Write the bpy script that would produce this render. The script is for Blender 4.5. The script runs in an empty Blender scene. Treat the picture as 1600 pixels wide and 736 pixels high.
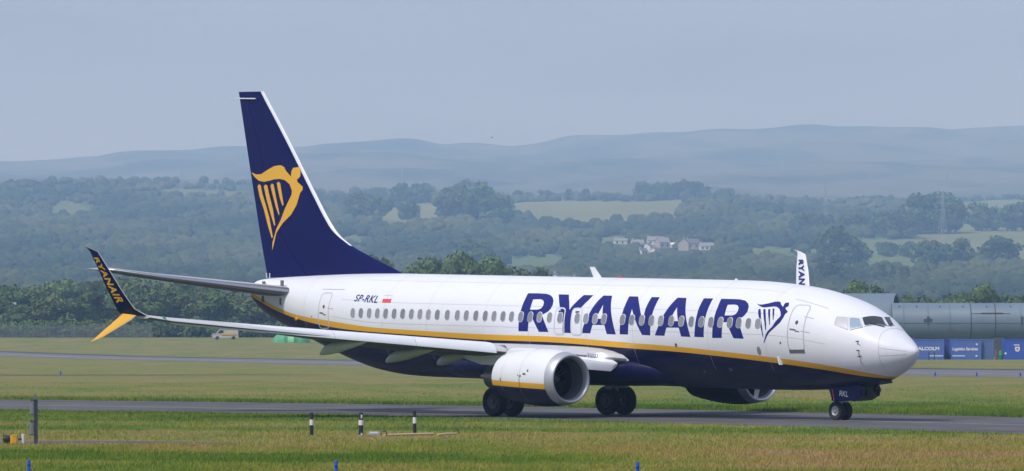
import bpy, bmesh, math, random
import numpy as np
from mathutils import Vector, Matrix
from mathutils.geometry import tessellate_polygon
from mathutils.bvhtree import BVHTree
from mathutils import noise as mnoise

R = math.radians
sc = bpy.context.scene
COL = sc.collection
random.seed(7); rng = np.random.default_rng(7)

# ---------------------------------------------------------------- camera
CAM_H, FPX = 3.3544, 9341.4            # eye height, focal length in pixels of a 1600 px wide picture
PITCH = math.atan(144/FPX)
cam = bpy.data.objects.new('camera', bpy.data.cameras.new('camera')); COL.objects.link(cam)
cam.data.sensor_width = 36; cam.data.lens = FPX/1600*36
cam.data.clip_start = 1; cam.data.clip_end = 40000
cam.location = (0, 0, CAM_H); cam.rotation_euler = (math.pi/2+PITCH, 0, 0)
sc.camera = cam

# ---------------------------------------------------------------- sky, sun, exposure
SUN_EL, SUN_AZ = 54, 226               # azimuth clockwise from +Y: the sun stands behind the camera, to its left
w = bpy.data.worlds.new('World'); sc.world = w; w.use_nodes = True
wn = w.node_tree.nodes; wl = w.node_tree.links
sky = wn.new('ShaderNodeTexSky'); sky.sky_type = 'NISHITA'; sky.sun_disc = False
sky.sun_elevation = R(SUN_EL); sky.sun_rotation = R(SUN_AZ)
sky.air_density = 1.0; sky.dust_density = 3.0; sky.ozone_density = 3.0; sky.altitude = 0
bg = wn['Background']; bg.inputs['Strength'].default_value = 0.078
mixs = wn.new('ShaderNodeMix'); mixs.data_type = 'RGBA'; mixs.inputs[0].default_value = 0.62
mixs.inputs[7].default_value = (6.0, 6.8, 10.6, 1)      # thin even high cloud over the blue
tcw = wn.new('ShaderNodeTexCoord'); mpw = wn.new('ShaderNodeMapping'); mpw.inputs['Scale'].default_value = (9, 9, 55); wl.new(tcw.outputs['Generated'], mpw.inputs[0])
nzw = wn.new('ShaderNodeTexNoise'); nzw.inputs['Scale'].default_value = 1.3; nzw.inputs['Detail'].default_value = 5; wl.new(mpw.outputs[0], nzw.inputs['Vector'])
mrw = wn.new('ShaderNodeMapRange'); mrw.inputs[1].default_value = .3; mrw.inputs[2].default_value = .7; mrw.inputs[3].default_value = .50; mrw.inputs[4].default_value = .74; wl.new(nzw.outputs[0], mrw.inputs[0]); wl.new(mrw.outputs[0], mixs.inputs[0])
wl.new(sky.outputs[0], mixs.inputs[6]); wl.new(mixs.outputs[2], bg.inputs['Color'])
sun = bpy.data.objects.new('sun', bpy.data.lights.new('sun', 'SUN')); COL.objects.link(sun)
sun.data.energy = 2.9; sun.data.angle = R(7); sun.data.color = (1, .985, .965)
sd = Vector((math.sin(R(SUN_AZ))*math.cos(R(SUN_EL)), math.cos(R(SUN_AZ))*math.cos(R(SUN_EL)), math.sin(R(SUN_EL))))
sun.rotation_euler = sd.to_track_quat('Z', 'Y').to_euler()
vs = sc.view_settings
vs.view_transform = 'Standard'; vs.look = 'None'; vs.exposure = 0.11; vs.gamma = 1; vs.use_curve_mapping = False
cy = sc.cycles
cy.use_denoising = True; cy.max_bounces = 6; cy.diffuse_bounces = 3; cy.glossy_bounces = 3; cy.transmission_bounces = 4
cy.volume_bounces = 1; cy.transparent_max_bounces = 8

HAZE = 0.000155

# ---------------------------------------------------------------- materials
def mat(name, col, rough=.6, metal=0, spec=.5, coat=0, emit=None):
    m = bpy.data.materials.new(name); m.use_nodes = True
    b = m.node_tree.nodes['Principled BSDF']
    b.inputs['Base Color'].default_value = (*col, 1); b.inputs['Roughness'].default_value = rough
    b.inputs['Metallic'].default_value = metal; b.inputs['Specular IOR Level'].default_value = spec
    b.inputs['Coat Weight'].default_value = coat; b.inputs['Coat Roughness'].default_value = .08
    if emit: b.inputs['Emission Color'].default_value = (*emit[0], 1); b.inputs['Emission Strength'].default_value = emit[1]
    return m

class NT:
    def __init__(s, m): s.t = m.node_tree; s.n = s.t.nodes; s.l = s.t.links; s.b = s.n['Principled BSDF']
    def new(s, k, **kw):
        n = s.n.new('ShaderNode'+k)
        for a, v in kw.items(): setattr(n, a, v)
        return n
    def link(s, a, b): s.l.new(a, b)
    def math(s, op, a, b=None):
        n = s.new('Math', operation=op)
        for i, v in enumerate((a, b)):
            if v is None: continue
            if isinstance(v, (int, float)): n.inputs[i].default_value = v
            else: s.link(v, n.inputs[i])
        return n.outputs[0]
    def mix(s, f, a, b, blend='MIX'):
        n = s.new('Mix', data_type='RGBA', blend_type=blend)
        for i, v in ((0, f), (6, a), (7, b)):
            if isinstance(v, (int, float)): n.inputs[i].default_value = v
            elif isinstance(v, tuple): n.inputs[i].default_value = (*v, 1) if len(v) == 3 else v
            else: s.link(v, n.inputs[i])
        return n.outputs[2]
    def noise(s, vec, scale, detail=3, rough=.55):
        n = s.new('TexNoise'); n.inputs['Scale'].default_value = scale; n.inputs['Detail'].default_value = detail; n.inputs['Roughness'].default_value = rough
        if vec is not None: s.link(vec, n.inputs['Vector'])
        return n.outputs[0]
    def ramp(s, f, stops, interp='LINEAR'):
        n = s.new('ValToRGB'); n.color_ramp.interpolation = interp
        e = n.color_ramp.elements
        while len(e) < len(stops): e.new(.5)
        for el, (p, c) in zip(e, stops): el.position = p; el.color = (*c, 1) if len(c) == 3 else c
        s.link(f, n.inputs[0]); return n.outputs[0]
    def scaled(s, src, v):
        n = s.new('Mapping'); n.inputs['Scale'].default_value = v; s.link(src, n.inputs[0]); return n.outputs[0]

WHITE, NAVY_SHADED, YELLOW = (.73, .74, .765), (.0026, .0034, .044), (.76, .40, .022)  # lower-body navy made darker than the fin's: belly shade put into the colour

def worn(m, scale=3, amount=.12, vec='Object', stretch=(1, 1, 1), dark=(.35, .33, .30)):
    """Blotchy dirt and a changing gloss over a plain paint."""
    t = NT(m); c = t.new('TexCoord').outputs[vec]
    v = t.scaled(c, stretch)
    f = t.noise(v, scale, 5, .6)
    k = t.ramp(f, [(.42, (0, 0, 0)), (.75, (1, 1, 1))])
    k = t.math('MULTIPLY', k, amount)
    base = t.b.inputs['Base Color']
    src = base.links[0].from_socket if base.links else tuple(base.default_value)
    t.link(t.mix(k, src, dark), base)
    r0 = t.b.inputs['Roughness'].default_value
    t.link(t.math('ADD', t.math('MULTIPLY', f, .22), r0-.11), t.b.inputs['Roughness'])
    return m

def livery(name, rough=.34):
    """White over yellow over navy, split along the cheat line stored per vertex."""
    m = mat(name, WHITE, rough, spec=.22, coat=.0); t = NT(m)
    a1 = t.new('Attribute', attribute_name='above_top').outputs['Fac']
    a2 = t.new('Attribute', attribute_name='above_bottom').outputs['Fac']
    c = t.mix(t.math('GREATER_THAN', a2, 0), NAVY_SHADED, YELLOW)
    c = t.mix(t.math('GREATER_THAN', a1, 0), c, WHITE)
    t.link(c, t.b.inputs['Base Color'])
    return worn(m, .9, .10, stretch=(.6, 1, 2.2))

M = {}
M['livery'] = livery('aircraft_livery')
M['nac_livery'] = livery('nacelle_livery', .36)
M['white'] = worn(mat('white_paint', WHITE, .3, coat=.2), 2.5, .12)
M['navy'] = mat('navy_paint', (.0038, .0048, .074), .28, spec=.16)  # same navy paint in a lighter copy for the lit fin
M['navy_shaded'] = mat('navy_shaded_paint', NAVY_SHADED, .36, spec=.2)  # the fin's navy again, with the underside's shade in its colour
M['letter'] = mat('lettering_blue', (.013, .017, .16), .36, spec=.25)
M['yellow'] = mat('yellow_paint', YELLOW, .35, coat=.2)
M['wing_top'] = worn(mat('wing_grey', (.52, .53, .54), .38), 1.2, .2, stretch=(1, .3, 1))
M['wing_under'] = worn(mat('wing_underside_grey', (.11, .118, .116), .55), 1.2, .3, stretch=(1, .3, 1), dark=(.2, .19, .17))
M['slat'] = worn(mat('slat_white', (.74, .76, .80), .33), 1.5, .16, stretch=(1, .4, 1))
M['metal'] = mat('bare_aluminium', (.42, .43, .45), .33, metal=.85)
M['lip'] = mat('inlet_lip_metal', (.50, .51, .54), .46, metal=.55)
M['dark_metal'] = mat('dark_metal', (.10, .10, .11), .42, metal=.6)
M['nozzle'] = worn(mat('nozzle_metal', (.22, .20, .18), .4, metal=.8), 4, .3)
M['duct'] = mat('inlet_duct_grey', (.11, .115, .125), .45)
M['fan'] = mat('fan_blade_metal', (.055, .055, .06), .4, metal=.6)
M['black'] = mat('black_plastic', (.012, .012, .014), .5)
M['rubber'] = worn(mat('tyre_rubber', (.018, .018, .019), .8), 6, .25, dark=(.06, .055, .05))
M['hub'] = mat('wheel_hub_grey', (.48, .49, .50), .4, metal=.4)
M['hub_dark'] = mat('wheel_hub_dark', (.09, .09, .10), .5, metal=.3)
M['fairing'] = worn(mat('fairing_grey', (.60, .62, .62), .4), 2, .2)
M['strut'] = mat('gear_leg_grey', (.42, .43, .44), .4)
M['window'] = mat('cabin_window_blind', (.235, .24, .255), .22, coat=.4)
t = NT(M['window']); oi = t.new('ObjectInfo').outputs['Random']     # blinds pulled, each a little different
t.link(t.ramp(oi, [(0, (.19, .195, .21)), (.6, (.235, .24, .255)), (1, (.285, .285, .295))]), t.b.inputs['Base Color'])
M['frame'] = mat('window_frame_grey', (.60, .61, .63), .4)
M['line'] = mat('panel_joint_grey', (.47, .48, .50), .6)
M['dline'] = mat('dark_joint_grey', (.13, .13, .14), .6)
M['glass_dark'] = mat('cockpit_glass', (.035, .042, .045), .06, coat=.6)
M['glass_sky'] = mat('cockpit_side_glass', (.30, .38, .47), .14, spec=.3, coat=.1)  # light blue base paints in the sky reflected by the side glass
M['glass_sky_pale'] = mat('cockpit_glass_sky_pale', (.50, .50, .53), .3, spec=.3, coat=.1)  # aft side pane: its sky reflection is painted as a pale base colour
M['red'] = mat('red_paint', (.70, .08, .05), .4)
M['light_glass'] = mat('landing_light_glass', (.7, .7, .7), .1, emit=((1, .98, .95), 9))
M['beacon'] = mat('red_beacon', (.6, .05, .03), .3)
M['green_light'] = mat('green_lens', (.02, .30, .15), .2)

# ---------------------------------------------------------------- object helpers
def tag(o, label=None, cat=None, group=None, kind=None):
    for k, v in (('label', label), ('category', cat), ('group', group), ('kind', kind)):
        if v: o[k] = v
    return o

def empty(name, loc=(0, 0, 0), rz=0):
    o = bpy.data.objects.new(name, None); COL.objects.link(o); o.location = loc; o.rotation_euler = (0, 0, rz)
    o.empty_display_size = .3
    return o

def make(name, verts, faces, mats, parent=None, fm=None, smooth=True, attrs=None, sharp=None):
    me = bpy.data.meshes.new(name)
    me.from_pydata([tuple(map(float, v)) for v in verts], [], [tuple(map(int, f)) for f in faces])
    for m in (mats if isinstance(mats, (list, tuple)) else [mats]): me.materials.append(m)
    if fm is not None: me.polygons.foreach_set('material_index', np.asarray(fm, dtype=np.int32))
    if smooth: me.polygons.foreach_set('use_smooth', [True]*len(me.polygons))
    if attrs:
        for k, v in attrs.items(): me.attributes.new(k, 'FLOAT', 'POINT').data.foreach_set('value', np.asarray(v, dtype=np.float32))
    if sharp:
        me.set_sharp_from_angle(angle=R(sharp))
    me.update()
    o = bpy.data.objects.new(name, me); COL.objects.link(o)
    if parent is not None: o.parent = parent
    return o

class MB:
    """Collects boxes, tubes, lathes and lofts; build() links them as one mesh object."""
    def __init__(s): s.v = []; s.f = []; s.m = []; s.mi = 0
    def use(s, i): s.mi = i; return s
    def add(s, v, f):
        k = len(s.v); s.v += [tuple(map(float, p)) for p in v]
        for q in f: s.f.append(tuple(i+k for i in q)); s.m.append(s.mi)
        return s
    def box(s, c, d, rz=0, bev=0):
        x, y, z = d[0]/2, d[1]/2, d[2]/2
        pts = []
        if bev:
            b = min(bev, x*.9, y*.9)
            ring = [(-x+b, -y), (x-b, -y), (x, -y+b), (x, y-b), (x-b, y), (-x+b, y), (-x, y-b), (-x, -y+b)]
        else: ring = [(-x, -y), (x, -y), (x, y), (-x, y)]
        n = len(ring)
        for zz in (-z, z): pts += [(px, py, zz) for px, py in ring]
        cs, sn = math.cos(rz), math.sin(rz)
        pts = [(c[0]+px*cs-py*sn, c[1]+px*sn+py*cs, c[2]+pz) for px, py, pz in pts]
        return s.add(pts, [tuple(range(n-1, -1, -1)), tuple(range(n, 2*n))]+[(i, (i+1) % n, n+(i+1) % n, n+i) for i in range(n)])
    def tube(s, pts, rad, n=10, caps=True):
        pts = [Vector(p) for p in pts]; rad = rad if isinstance(rad, (list, tuple)) else [rad]*len(pts)
        V = []; F = []
        for i, p in enumerate(pts):
            d = (pts[min(i+1, len(pts)-1)]-pts[max(i-1, 0)]).normalized()
            a = d.orthogonal().normalized() if abs(d.z) > .9 else d.cross(Vector((0, 0, 1))).normalized()
            b = d.cross(a)
            V += [p+(a*math.cos(2*math.pi*k/n)+b*math.sin(2*math.pi*k/n))*rad[i] for k in range(n)]
        for i in range(len(pts)-1):
            for k in range(n): F.append((i*n+k, i*n+(k+1) % n, (i+1)*n+(k+1) % n, (i+1)*n+k))
        if caps: F += [tuple(range(n-1, -1, -1)), tuple(range((len(pts)-1)*n, len(pts)*n))]
        return s.add(V, F)
    def lathe(s, prof, c, axis='x', n=32, sy=1, sz=1, caps=False, botscale=1):
        V = []; F = []
        for (t, r) in prof:
            for k in range(n):
                a = 2*math.pi*k/n; p, q = r*math.cos(a), r*math.sin(a)*sz
                if q < 0: q *= botscale
                V.append({'x': (c[0]+t, c[1]+p, c[2]+q), 'y': (c[0]+p, c[1]+t, c[2]+q), 'z': (c[0]+p, c[1]+q, c[2]+t)}[axis])
        for i in range(len(prof)-1):
            for k in range(n): F.append((i*n+k, i*n+(k+1) % n, (i+1)*n+(k+1) % n, (i+1)*n+k))
        if caps: F += [tuple(range(n-1, -1, -1)), tuple(range((len(prof)-1)*n, len(prof)*n))]
        return s.add(V, F)
    def loft(s, loops, caps=True, closed=True):
        n = len(loops[0]); V = [p for l in loops for p in l]; F = []
        for i in range(len(loops)-1):
            for k in range(n if closed else n-1): F.append((i*n+k, i*n+(k+1) % n, (i+1)*n+(k+1) % n, (i+1)*n+k))
        if caps: F += [tuple(range(n-1, -1, -1)), tuple(range((len(loops)-1)*n, len(loops)*n))]
        return s.add(V, F)
    def build(s, name, mats, parent=None, smooth=True, sharp=35, attrs=None):
        return make(name, s.v, s.f, mats, parent, s.m, smooth, attrs, sharp)

def tree_copy(o, parent=None):
    """A thing, its parts and their sub-parts (meshes shared)."""
    c = o.copy(); COL.objects.link(c); c.parent = parent
    for ch in list(o.children): tree_copy(ch, c)
    return c

def text_mesh(s, size=1.0, bold=0.0, shear=0.0, space=1.0):
    """2-D triangles of a line of text: points (n,2) and faces."""
    cu = bpy.data.curves.new('t', 'FONT'); cu.body = s; cu.size = size; cu.offset = bold; cu.shear = shear; cu.space_character = space; cu.resolution_u = 3
    ob = bpy.data.objects.new('t', cu); COL.objects.link(ob)
    dg = bpy.context.evaluated_depsgraph_get(); dg.update()
    me = bpy.data.meshes.new_from_object(ob.evaluated_get(dg))
    P = np.array([tuple(v.co)[:2] for v in me.vertices]); F = [tuple(p.vertices) for p in me.polygons]
    bpy.data.objects.remove(ob); bpy.data.curves.remove(cu); bpy.data.meshes.remove(me)
    return P, F

def fine(P, F, maxlen):
    """Splits flat triangles until no edge is longer than maxlen."""
    bm = bmesh.new(); vs_ = [bm.verts.new((p[0], p[1], 0)) for p in P]
    for f in F:
        try: bm.faces.new([vs_[i] for i in f])
        except ValueError: pass
    bmesh.ops.remove_doubles(bm, verts=bm.verts[:], dist=1e-5)
    bmesh.ops.triangulate(bm, faces=bm.faces[:])
    for _ in range(6):
        e = [e for e in bm.edges if e.calc_length() > maxlen]
        if not e: break
        bmesh.ops.subdivide_edges(bm, edges=e, cuts=1); bmesh.ops.triangulate(bm, faces=bm.faces[:])
    bm.verts.index_update()
    P = np.array([v.co[:2] for v in bm.verts]); F = [tuple(v.index for v in f.verts) for f in bm.faces]; bm.free()
    return P, F

def poly(loops):
    tri = tessellate_polygon([[Vector((a, b, 0)) for a, b in l] for l in loops])
    return np.array([p for l in loops for p in l], float), [tuple(t) for t in tri]

# ---------------------------------------------------------------- fuselage shape (metres, x aft of the nose, y starboard, z up)
def pchip(xs, ys):
    xs = np.asarray(xs, float); ys = np.asarray(ys, float)
    h = np.diff(xs); d = np.diff(ys)/h
    m = np.zeros(len(xs)); m[0] = d[0]; m[-1] = d[-1]
    for i in range(1, len(xs)-1):
        if d[i-1]*d[i] > 0:
            w1 = 2*h[i]+h[i-1]; w2 = h[i]+2*h[i-1]
            m[i] = (w1+w2)/(w1/d[i-1]+w2/d[i])
    def f(x):
        x = np.clip(np.asarray(x, float), xs[0], xs[-1])
        i = np.clip(np.searchsorted(xs, x)-1, 0, len(xs)-2)
        t = (x-xs[i])/h[i]
        return ((2*t**3-3*t**2+1)*ys[i]+(t**3-2*t**2+t)*h[i]*m[i]+(-2*t**3+3*t**2)*ys[i+1]+(t**3-t**2)*h[i]*m[i+1])
    return f

def nosed(tab):                     # interpolate against sqrt(x) so that the nose closes round
    f = pchip([math.sqrt(a) for a, b in tab], [b for a, b in tab])
    def g(x):                        # the nose point stands at station 0.2
        x = np.asarray(x, float); return f(np.sqrt(np.maximum(np.where(x < 8, (x-.2)/.975, x), 0)))
    return g

F_TOP = nosed([(0,2.84),(.04,2.95),(.12,3.02),(.29,3.13),(.62,3.34),(.95,3.53),(1.28,3.71),(1.5,3.86),(1.75,4.04),(2.0,4.19),(2.6,4.46),(3.27,4.68),(4.27,4.91),
               (5.27,5.08),(6.29,5.18),(7.31,5.25),(8.3,5.29),(9.6,5.306),(28.5,5.306),(30,5.295),(31.66,5.26),(33.3,5.2),(34.9,5.13),(36.5,5.05),(37.5,4.98),(38.0,4.9),(38.25,4.78)])
F_BOT = nosed([(0,2.84),(.04,2.71),(.12,2.61),(.25,2.48),(.44,2.34),(.7,2.18),(.95,2.05),(1.3,1.90),(1.9,1.69),(2.6,1.56),(4.5,1.40),(6.5,1.33),(9,1.296),(26.5,1.29),
               (28,1.315),(29,1.38),(30,1.5),(31,1.7),(32,1.95),(33,2.23),(34,2.53),(35,2.83),(36,3.12),(37,3.45),(37.8,3.83),(38.25,4.2)])
F_WID = nosed([(0,0),(.04,.13),(.12,.23),(.25,.36),(.5,.57),(1,.90),(1.5,1.16),(2,1.37),(3,1.65),(4,1.79),(5,1.85),(6.5,1.88),(26.5,1.88),(28,1.86),(30,1.76),(32,1.56),
               (34,1.26),(36,.86),(37.3,.55),(38.0,.36),(38.25,.26)])
F_MID = nosed([(0,2.84),(1,2.88),(2,2.98),(3,3.12),(4,3.26),(5,3.36),(6.5,3.426),(26.5,3.426),(28,3.44),(30,3.53),(32,3.7),(34,3.92),(36,4.22),(37.3,4.44),(38.25,4.5)])

def fus(x, a):                      # a: angle from the crown, positive to starboard
    s, c = np.sin(a), np.cos(a)
    w, t, b, m = F_WID(x), F_TOP(x), F_BOT(x), F_MID(x)
    z = np.where(c >= 0, m+(t-m)*c, m+(m-b)*c)
    return np.stack([np.asarray(x, float)+0*s, w*s, z], -1)

def fus_n(x, a):
    e = 1e-3
    dx = fus(x+e, a)-fus(x-e, a); da = fus(x, a+e)-fus(x, a-e)
    n = np.cross(dx, da); n /= np.linalg.norm(n, axis=-1, keepdims=True)+1e-12
    return n                        # checked to point outwards

# vertical fin outline (x of leading and trailing edge against z) and half thickness
FIN_LE = pchip([5.1,5.44,5.95,6.32,6.85,7.5,8.12,10.69,12.57],[28.35,29.28,30.88,31.96,32.95,33.62,34.14,36.23,37.85])
FIN_TE = pchip([4.7,5.08,8.76,12.57],[37.30,37.44,38.48,39.47])
def fin_half(x, z):
    le, te = FIN_LE(z), FIN_TE(z)
    c = np.clip((x-le)/(te-le), 0, 1)
    tm = np.interp(z, [5.0,6.5,12.57], [.26,.24,.085])
    return tm*2.2*(np.sqrt(c)*.9-c*.62-c**2*.28)

# ---------------------------------------------------------------- ground and hills: heights in metres
ELEV = pchip([0,330,450,600,800,950,1100,1250,1800,2300,2700,3000,3500,4000,4500,5000,5500,6000,6500,7500,9000,11000,13000,14500],
             [0,0,-.25,-.6,-.7,0,1.45,2.0,4,10,18,26.5,39.7,58,77,97,118,137,150,180,235,322,408,330])
RIDGE = pchip([-.30,-.22,-.16,-.0856,-.0717,-.0589,-.046,-.0343,-.0257,-.0171,-.0128,-.0064,.0021,.0107,.0214,.030,.043,.0535,.064,.0685,.075,.0856,.11,.16,.30],
              [290,300,330,356,363,373,381,394,404,409,405,401,397,408,413,415,424,431,429,425,423,427,430,410,380])
PLAT = pchip([-.3,-.0856,-.062,-.043,-.03,-.012,.0,.02,.035,.05,.07,.0856,.3], [1.03,1.03,1.04,1.0,.96,1.0,.95,.97,.985,.93,.93,.95,1.0])
def terrain(x, y):
    x = np.asarray(x, float); y = np.asarray(y, float)
    d = np.maximum(y, 1.0); az = x/d
    z = ELEV(d)
    k = np.clip((d-7000)/6000, 0, 1); k = k*k*(3-2*k)
    z = z*(1+(RIDGE(az)/408-1)*k)
    m = np.clip((d-3800)/1800, 0, 1)*np.clip((9000-d)/2500, 0, 1)
    z = z*(1+(PLAT(az)-1)*m)
    a = np.clip((d-1800)/6000, 0, 1)
    k2 = np.clip((d-7500)/3000, 0, 1)*np.clip((13300-d)/500, 0, 1)
    z = z+k2*(7*np.sin(x/170+d/420+.6)*np.sin(d/610-x/900)+4*np.sin(x/88-d/260)+2.2*np.sin(x/41+d/150+2))
    z = z+a*(4.5*np.sin(x/310+d/700)+3.2*np.sin(x/143-d/390+1.3)+2*np.sin(x/61+d/210)+1.2*np.sin(x/27-d/130+.4))*np.clip((13600-d)/800, .2, 1)
    return z
def tz(x, y): return float(terrain(x, y))

def sheet(name, xs_of, ds, material, naz, kind='structure', off=0.0):
    V = []; F = []
    for d in ds:
        a = xs_of(d); z = terrain(a, np.full_like(a, d))
        V += [(p, d, q+off) for p, q in zip(a, z)]
    for i in range(len(ds)-1):
        for k in range(naz-1): F.append((i*naz+k, i*naz+k+1, (i+1)*naz+k+1, (i+1)*naz+k))
    o = make(name, V, F, material); tag(o, kind=kind); return o

# grass: mown bands, patches and fine streaks, all laid out on the ground itself
BANDS = [(-200,.5),(134,.55),(141,.62),(147.5,.70),(148.5,.2),(157,.22),(160,.7),(168,.82),(177,.8),(190,.74),(193,.3),(199,.35),(203,.66),(211,.6),(214,.22),(226,.3),
         (240,.3),(262,.22),(285,.6),(300,.72),(345,.6),(380,.8),(440,.7),(452,.85),(458,.7),(600,.66),(900,.6),(1300,.4)]
def grass_mat(name, blades=False):
    m = mat(name, (.1, .13, .04), .85, spec=.15); t = NT(m)
    g = t.new('NewGeometry').outputs['Position']
    sep = t.new('SeparateXYZ'); t.link(g, sep.inputs[0])
    warp = t.noise(t.scaled(g, (.10, .045, 0)), 1, 3)
    yy = t.math('ADD', sep.outputs[1], t.math('MULTIPLY', t.math('SUBTRACT', warp, .5), 9))
    yy = t.math('ADD', yy, t.math('MULTIPLY', sep.outputs[0], .22))
    mr = t.new('MapRange'); mr.inputs[1].default_value = 120; mr.inputs[2].default_value = 480; t.link(yy, mr.inputs[0])
    band = t.ramp(mr.outputs[0], [((p-120)/360, (v, v, v)) for p, v in BANDS if 120 < p <= 480])
    n1 = t.noise(t.scaled(g, (.16, .05, 0)), 1, 4, .6)
    n2 = t.noise(t.scaled(g, (1.1, .22, 0)), 1, 4, .65)
    n3 = t.noise(t.scaled(g, (7, 2.2, 0)), 1, 3, .7)
    f = t.math('ADD', t.math('SUBTRACT', t.math('MULTIPLY', band, .80), .09), t.math('MULTIPLY', t.math('SUBTRACT', n1, .5), 1.1))
    f = t.math('ADD', f, t.math('MULTIPLY', t.math('SUBTRACT', n2, .5), .75))
    f = t.math('ADD', f, t.math('MULTIPLY', t.math('SUBTRACT', n3, .5), .5))
    # worn brown patch at the lower right
    px = t.math('DIVIDE', t.math('SUBTRACT', sep.outputs[0], 9.0), 7.5); py = t.math('DIVIDE', t.math('SUBTRACT', sep.outputs[1], 152), 13)
    rr = t.math('ADD', t.math('MULTIPLY', px, px), t.math('MULTIPLY', py, py))
    patch = t.math('MAXIMUM', t.math('SUBTRACT', 1.0, rr), 0.0)
    f = t.math('ADD', f, t.math('MULTIPLY', patch, .8))
    c = t.ramp(f, [(.05, (.068, .116, .014)), (.24, (.105, .146, .021)), (.42, (.152, .164, .033)), (.58, (.196, .170, .050)), (.76, (.226, .164, .070)), (.96, (.250, .168, .095))])
    if blades:
        r = t.new('Attribute', attribute_name='tone').outputs['Fac']
        c = t.mix(1.0, c, t.ramp(r, [(0, (1.22, 1.26, .92)), (.6, (1.55, 1.58, 1.18)), (1, (1.85, 1.80, 1.38))]), 'MULTIPLY')
    t.link(c, t.b.inputs['Base Color'])
    return m
M['grass'] = grass_mat('airfield_grass'); M['blades'] = grass_mat('grass_blades', True)

ds = np.concatenate([np.arange(-60, 420, 12.), np.arange(420, 1000, 12.), np.arange(1000, 1801, 16.)])
def gx(d): return np.linspace(-1, 1, 61)*(260+abs(d)*.5)
sheet('ground', gx, ds, M['grass'], 61)

# far country: one sheet, its cover (wood, pasture, moor) held per vertex
m = mat('hill_cover', (.08, .1, .05), .95, spec=.1); t = NT(m)
g = t.new('NewGeometry').outputs['Position']
cov = t.new('Attribute', attribute_name='pasture').outputs['Fac']; moor = t.new('Attribute', attribute_name='moor').outputs['Fac']
dry = t.new('Attribute', attribute_name='dry').outputs['Fac']
n = t.noise(t.scaled(g, (.012, .006, .0)), 1, 4); nf = t.noise(t.scaled(g, (.05, .02, 0)), 1, 5, .7); nm = t.noise(t.scaled(g, (.0045, .0016, .004)), 1, 6, .62)
wood = t.ramp(nf, [(.3, (.030, .045, .018)), (.7, (.055, .078, .028))])
past = t.mix(t.math('ADD', t.math('MULTIPLY', t.math('SUBTRACT', n, .5), 1.2), dry), (.095, .138, .044), (.205, .200, .085))
mo = t.ramp(nm, [(.30, (.022, .030, .020)), (.45, (.060, .070, .038)), (.56, (.130, .122, .068)), (.66, (.080, .088, .045)), (.78, (.155, .138, .085))])
c = t.mix(cov, wood, past); c = t.mix(moor, c, mo)
t.link(c, t.b.inputs['Base Color'])
M['hills'] = m

FIELDS = [  # pasture seen between the woods: outlines as (bearing x/y in thousandths, distance), and how dry each is
 ([(-24,5150),(-12,5600),(-9,5600),(-9,4900),(-13,4600),(-22,4400)], .72),
 ([(-4,5560),(9,5850),(31,5700),(29,4900),(16,4620),(3,4720),(-3,5150)], .72),
 ([(-3,3800),(9,3840),(9.5,3280),(-1,3280)], .02),
 ([(66,4500),(75,4850),(86,4700),(130,4700),(130,3420),(86,3420),(74,3560),(66,3900)], .55),
 ([(50,4250),(66,4300),(74,3600),(73,3220),(50,3300)], .2),
 ([(40,4000),(48,4000),(48,3600),(39,3680)], .15),
 ([(70,6300),(88,6300),(130,6300),(130,4850),(86,4850),(72,5000)], .5),
 ([(55,4900),(64,5000),(64,4550),(55,4500)], .4),
 ([(-58,5900),(-45,5950),(-45,5600),(-57,5600)], .3),
 ([(-78,5300),(-72,5400),(-70,5050),(-77,5020)], .2),
 ([(-9,6400),(10,6500),(12,6100),(-6,6050)], .35),
 ([(33,6400),(52,6500),(56,5900),(38,5800)], .3),
 ([(12,4250),(21,4300),(20,4050),(13,4020)], .3),
 ([(-30,4300),(-24,4330),(-23,4080),(-29,4060)], .25),
]
def inside(poly_, x, y):
    r = np.zeros(np.shape(x), bool); n_ = len(poly_)
    for i in range(n_):
        x1, y1 = poly_[i]; x2, y2 = poly_[(i+1) % n_]
        c_ = ((y1 > y) != (y2 > y)) & (x < (x2-x1)*(y-y1)/(y2-y1+1e-12)+x1)
        r ^= c_
    return r
def field_at(x, d):
    az = np.asarray(x)/d*1000; out = np.zeros(np.shape(az)); dr = np.zeros(np.shape(az))
    for p_, k in FIELDS:
        i = inside(p_, az+1.2*np.sin(d/60.), d+40*np.sin(az*1.7))
        out = np.where(i, 1., out); dr = np.where(i, k, dr)
    return out, dr
ds2 = np.concatenate([np.arange(1800, 3400, 40.), np.arange(3400, 6600, 22.), np.arange(6600, 14501, 60.)])
NA = 521
def hx(d): return np.tan(np.linspace(-.38, .38, NA)*np.abs(np.linspace(-1, 1, NA))**.7)*d
V = []; F = []; A1 = []; A2 = []; A3 = []
for d in ds2:
    a = hx(d); z = terrain(a, np.full_like(a, d)); V += list(zip(a, np.full_like(a, d), z))
    p_, k_ = field_at(a, np.full_like(a, d)); A1 += list(p_); A3 += list(k_); A2 += list(np.full_like(a, np.clip((d-6300)/500, 0, 1)))
for i in range(len(ds2)-1):
    for k in range(NA-1): F.append((i*NA+k, i*NA+k+1, (i+1)*NA+k+1, (i+1)*NA+k))
tag(make('hills', V, F, M['hills'], attrs={'pasture': A1, 'moor': A2, 'dry': A3}), kind='structure')

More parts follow.
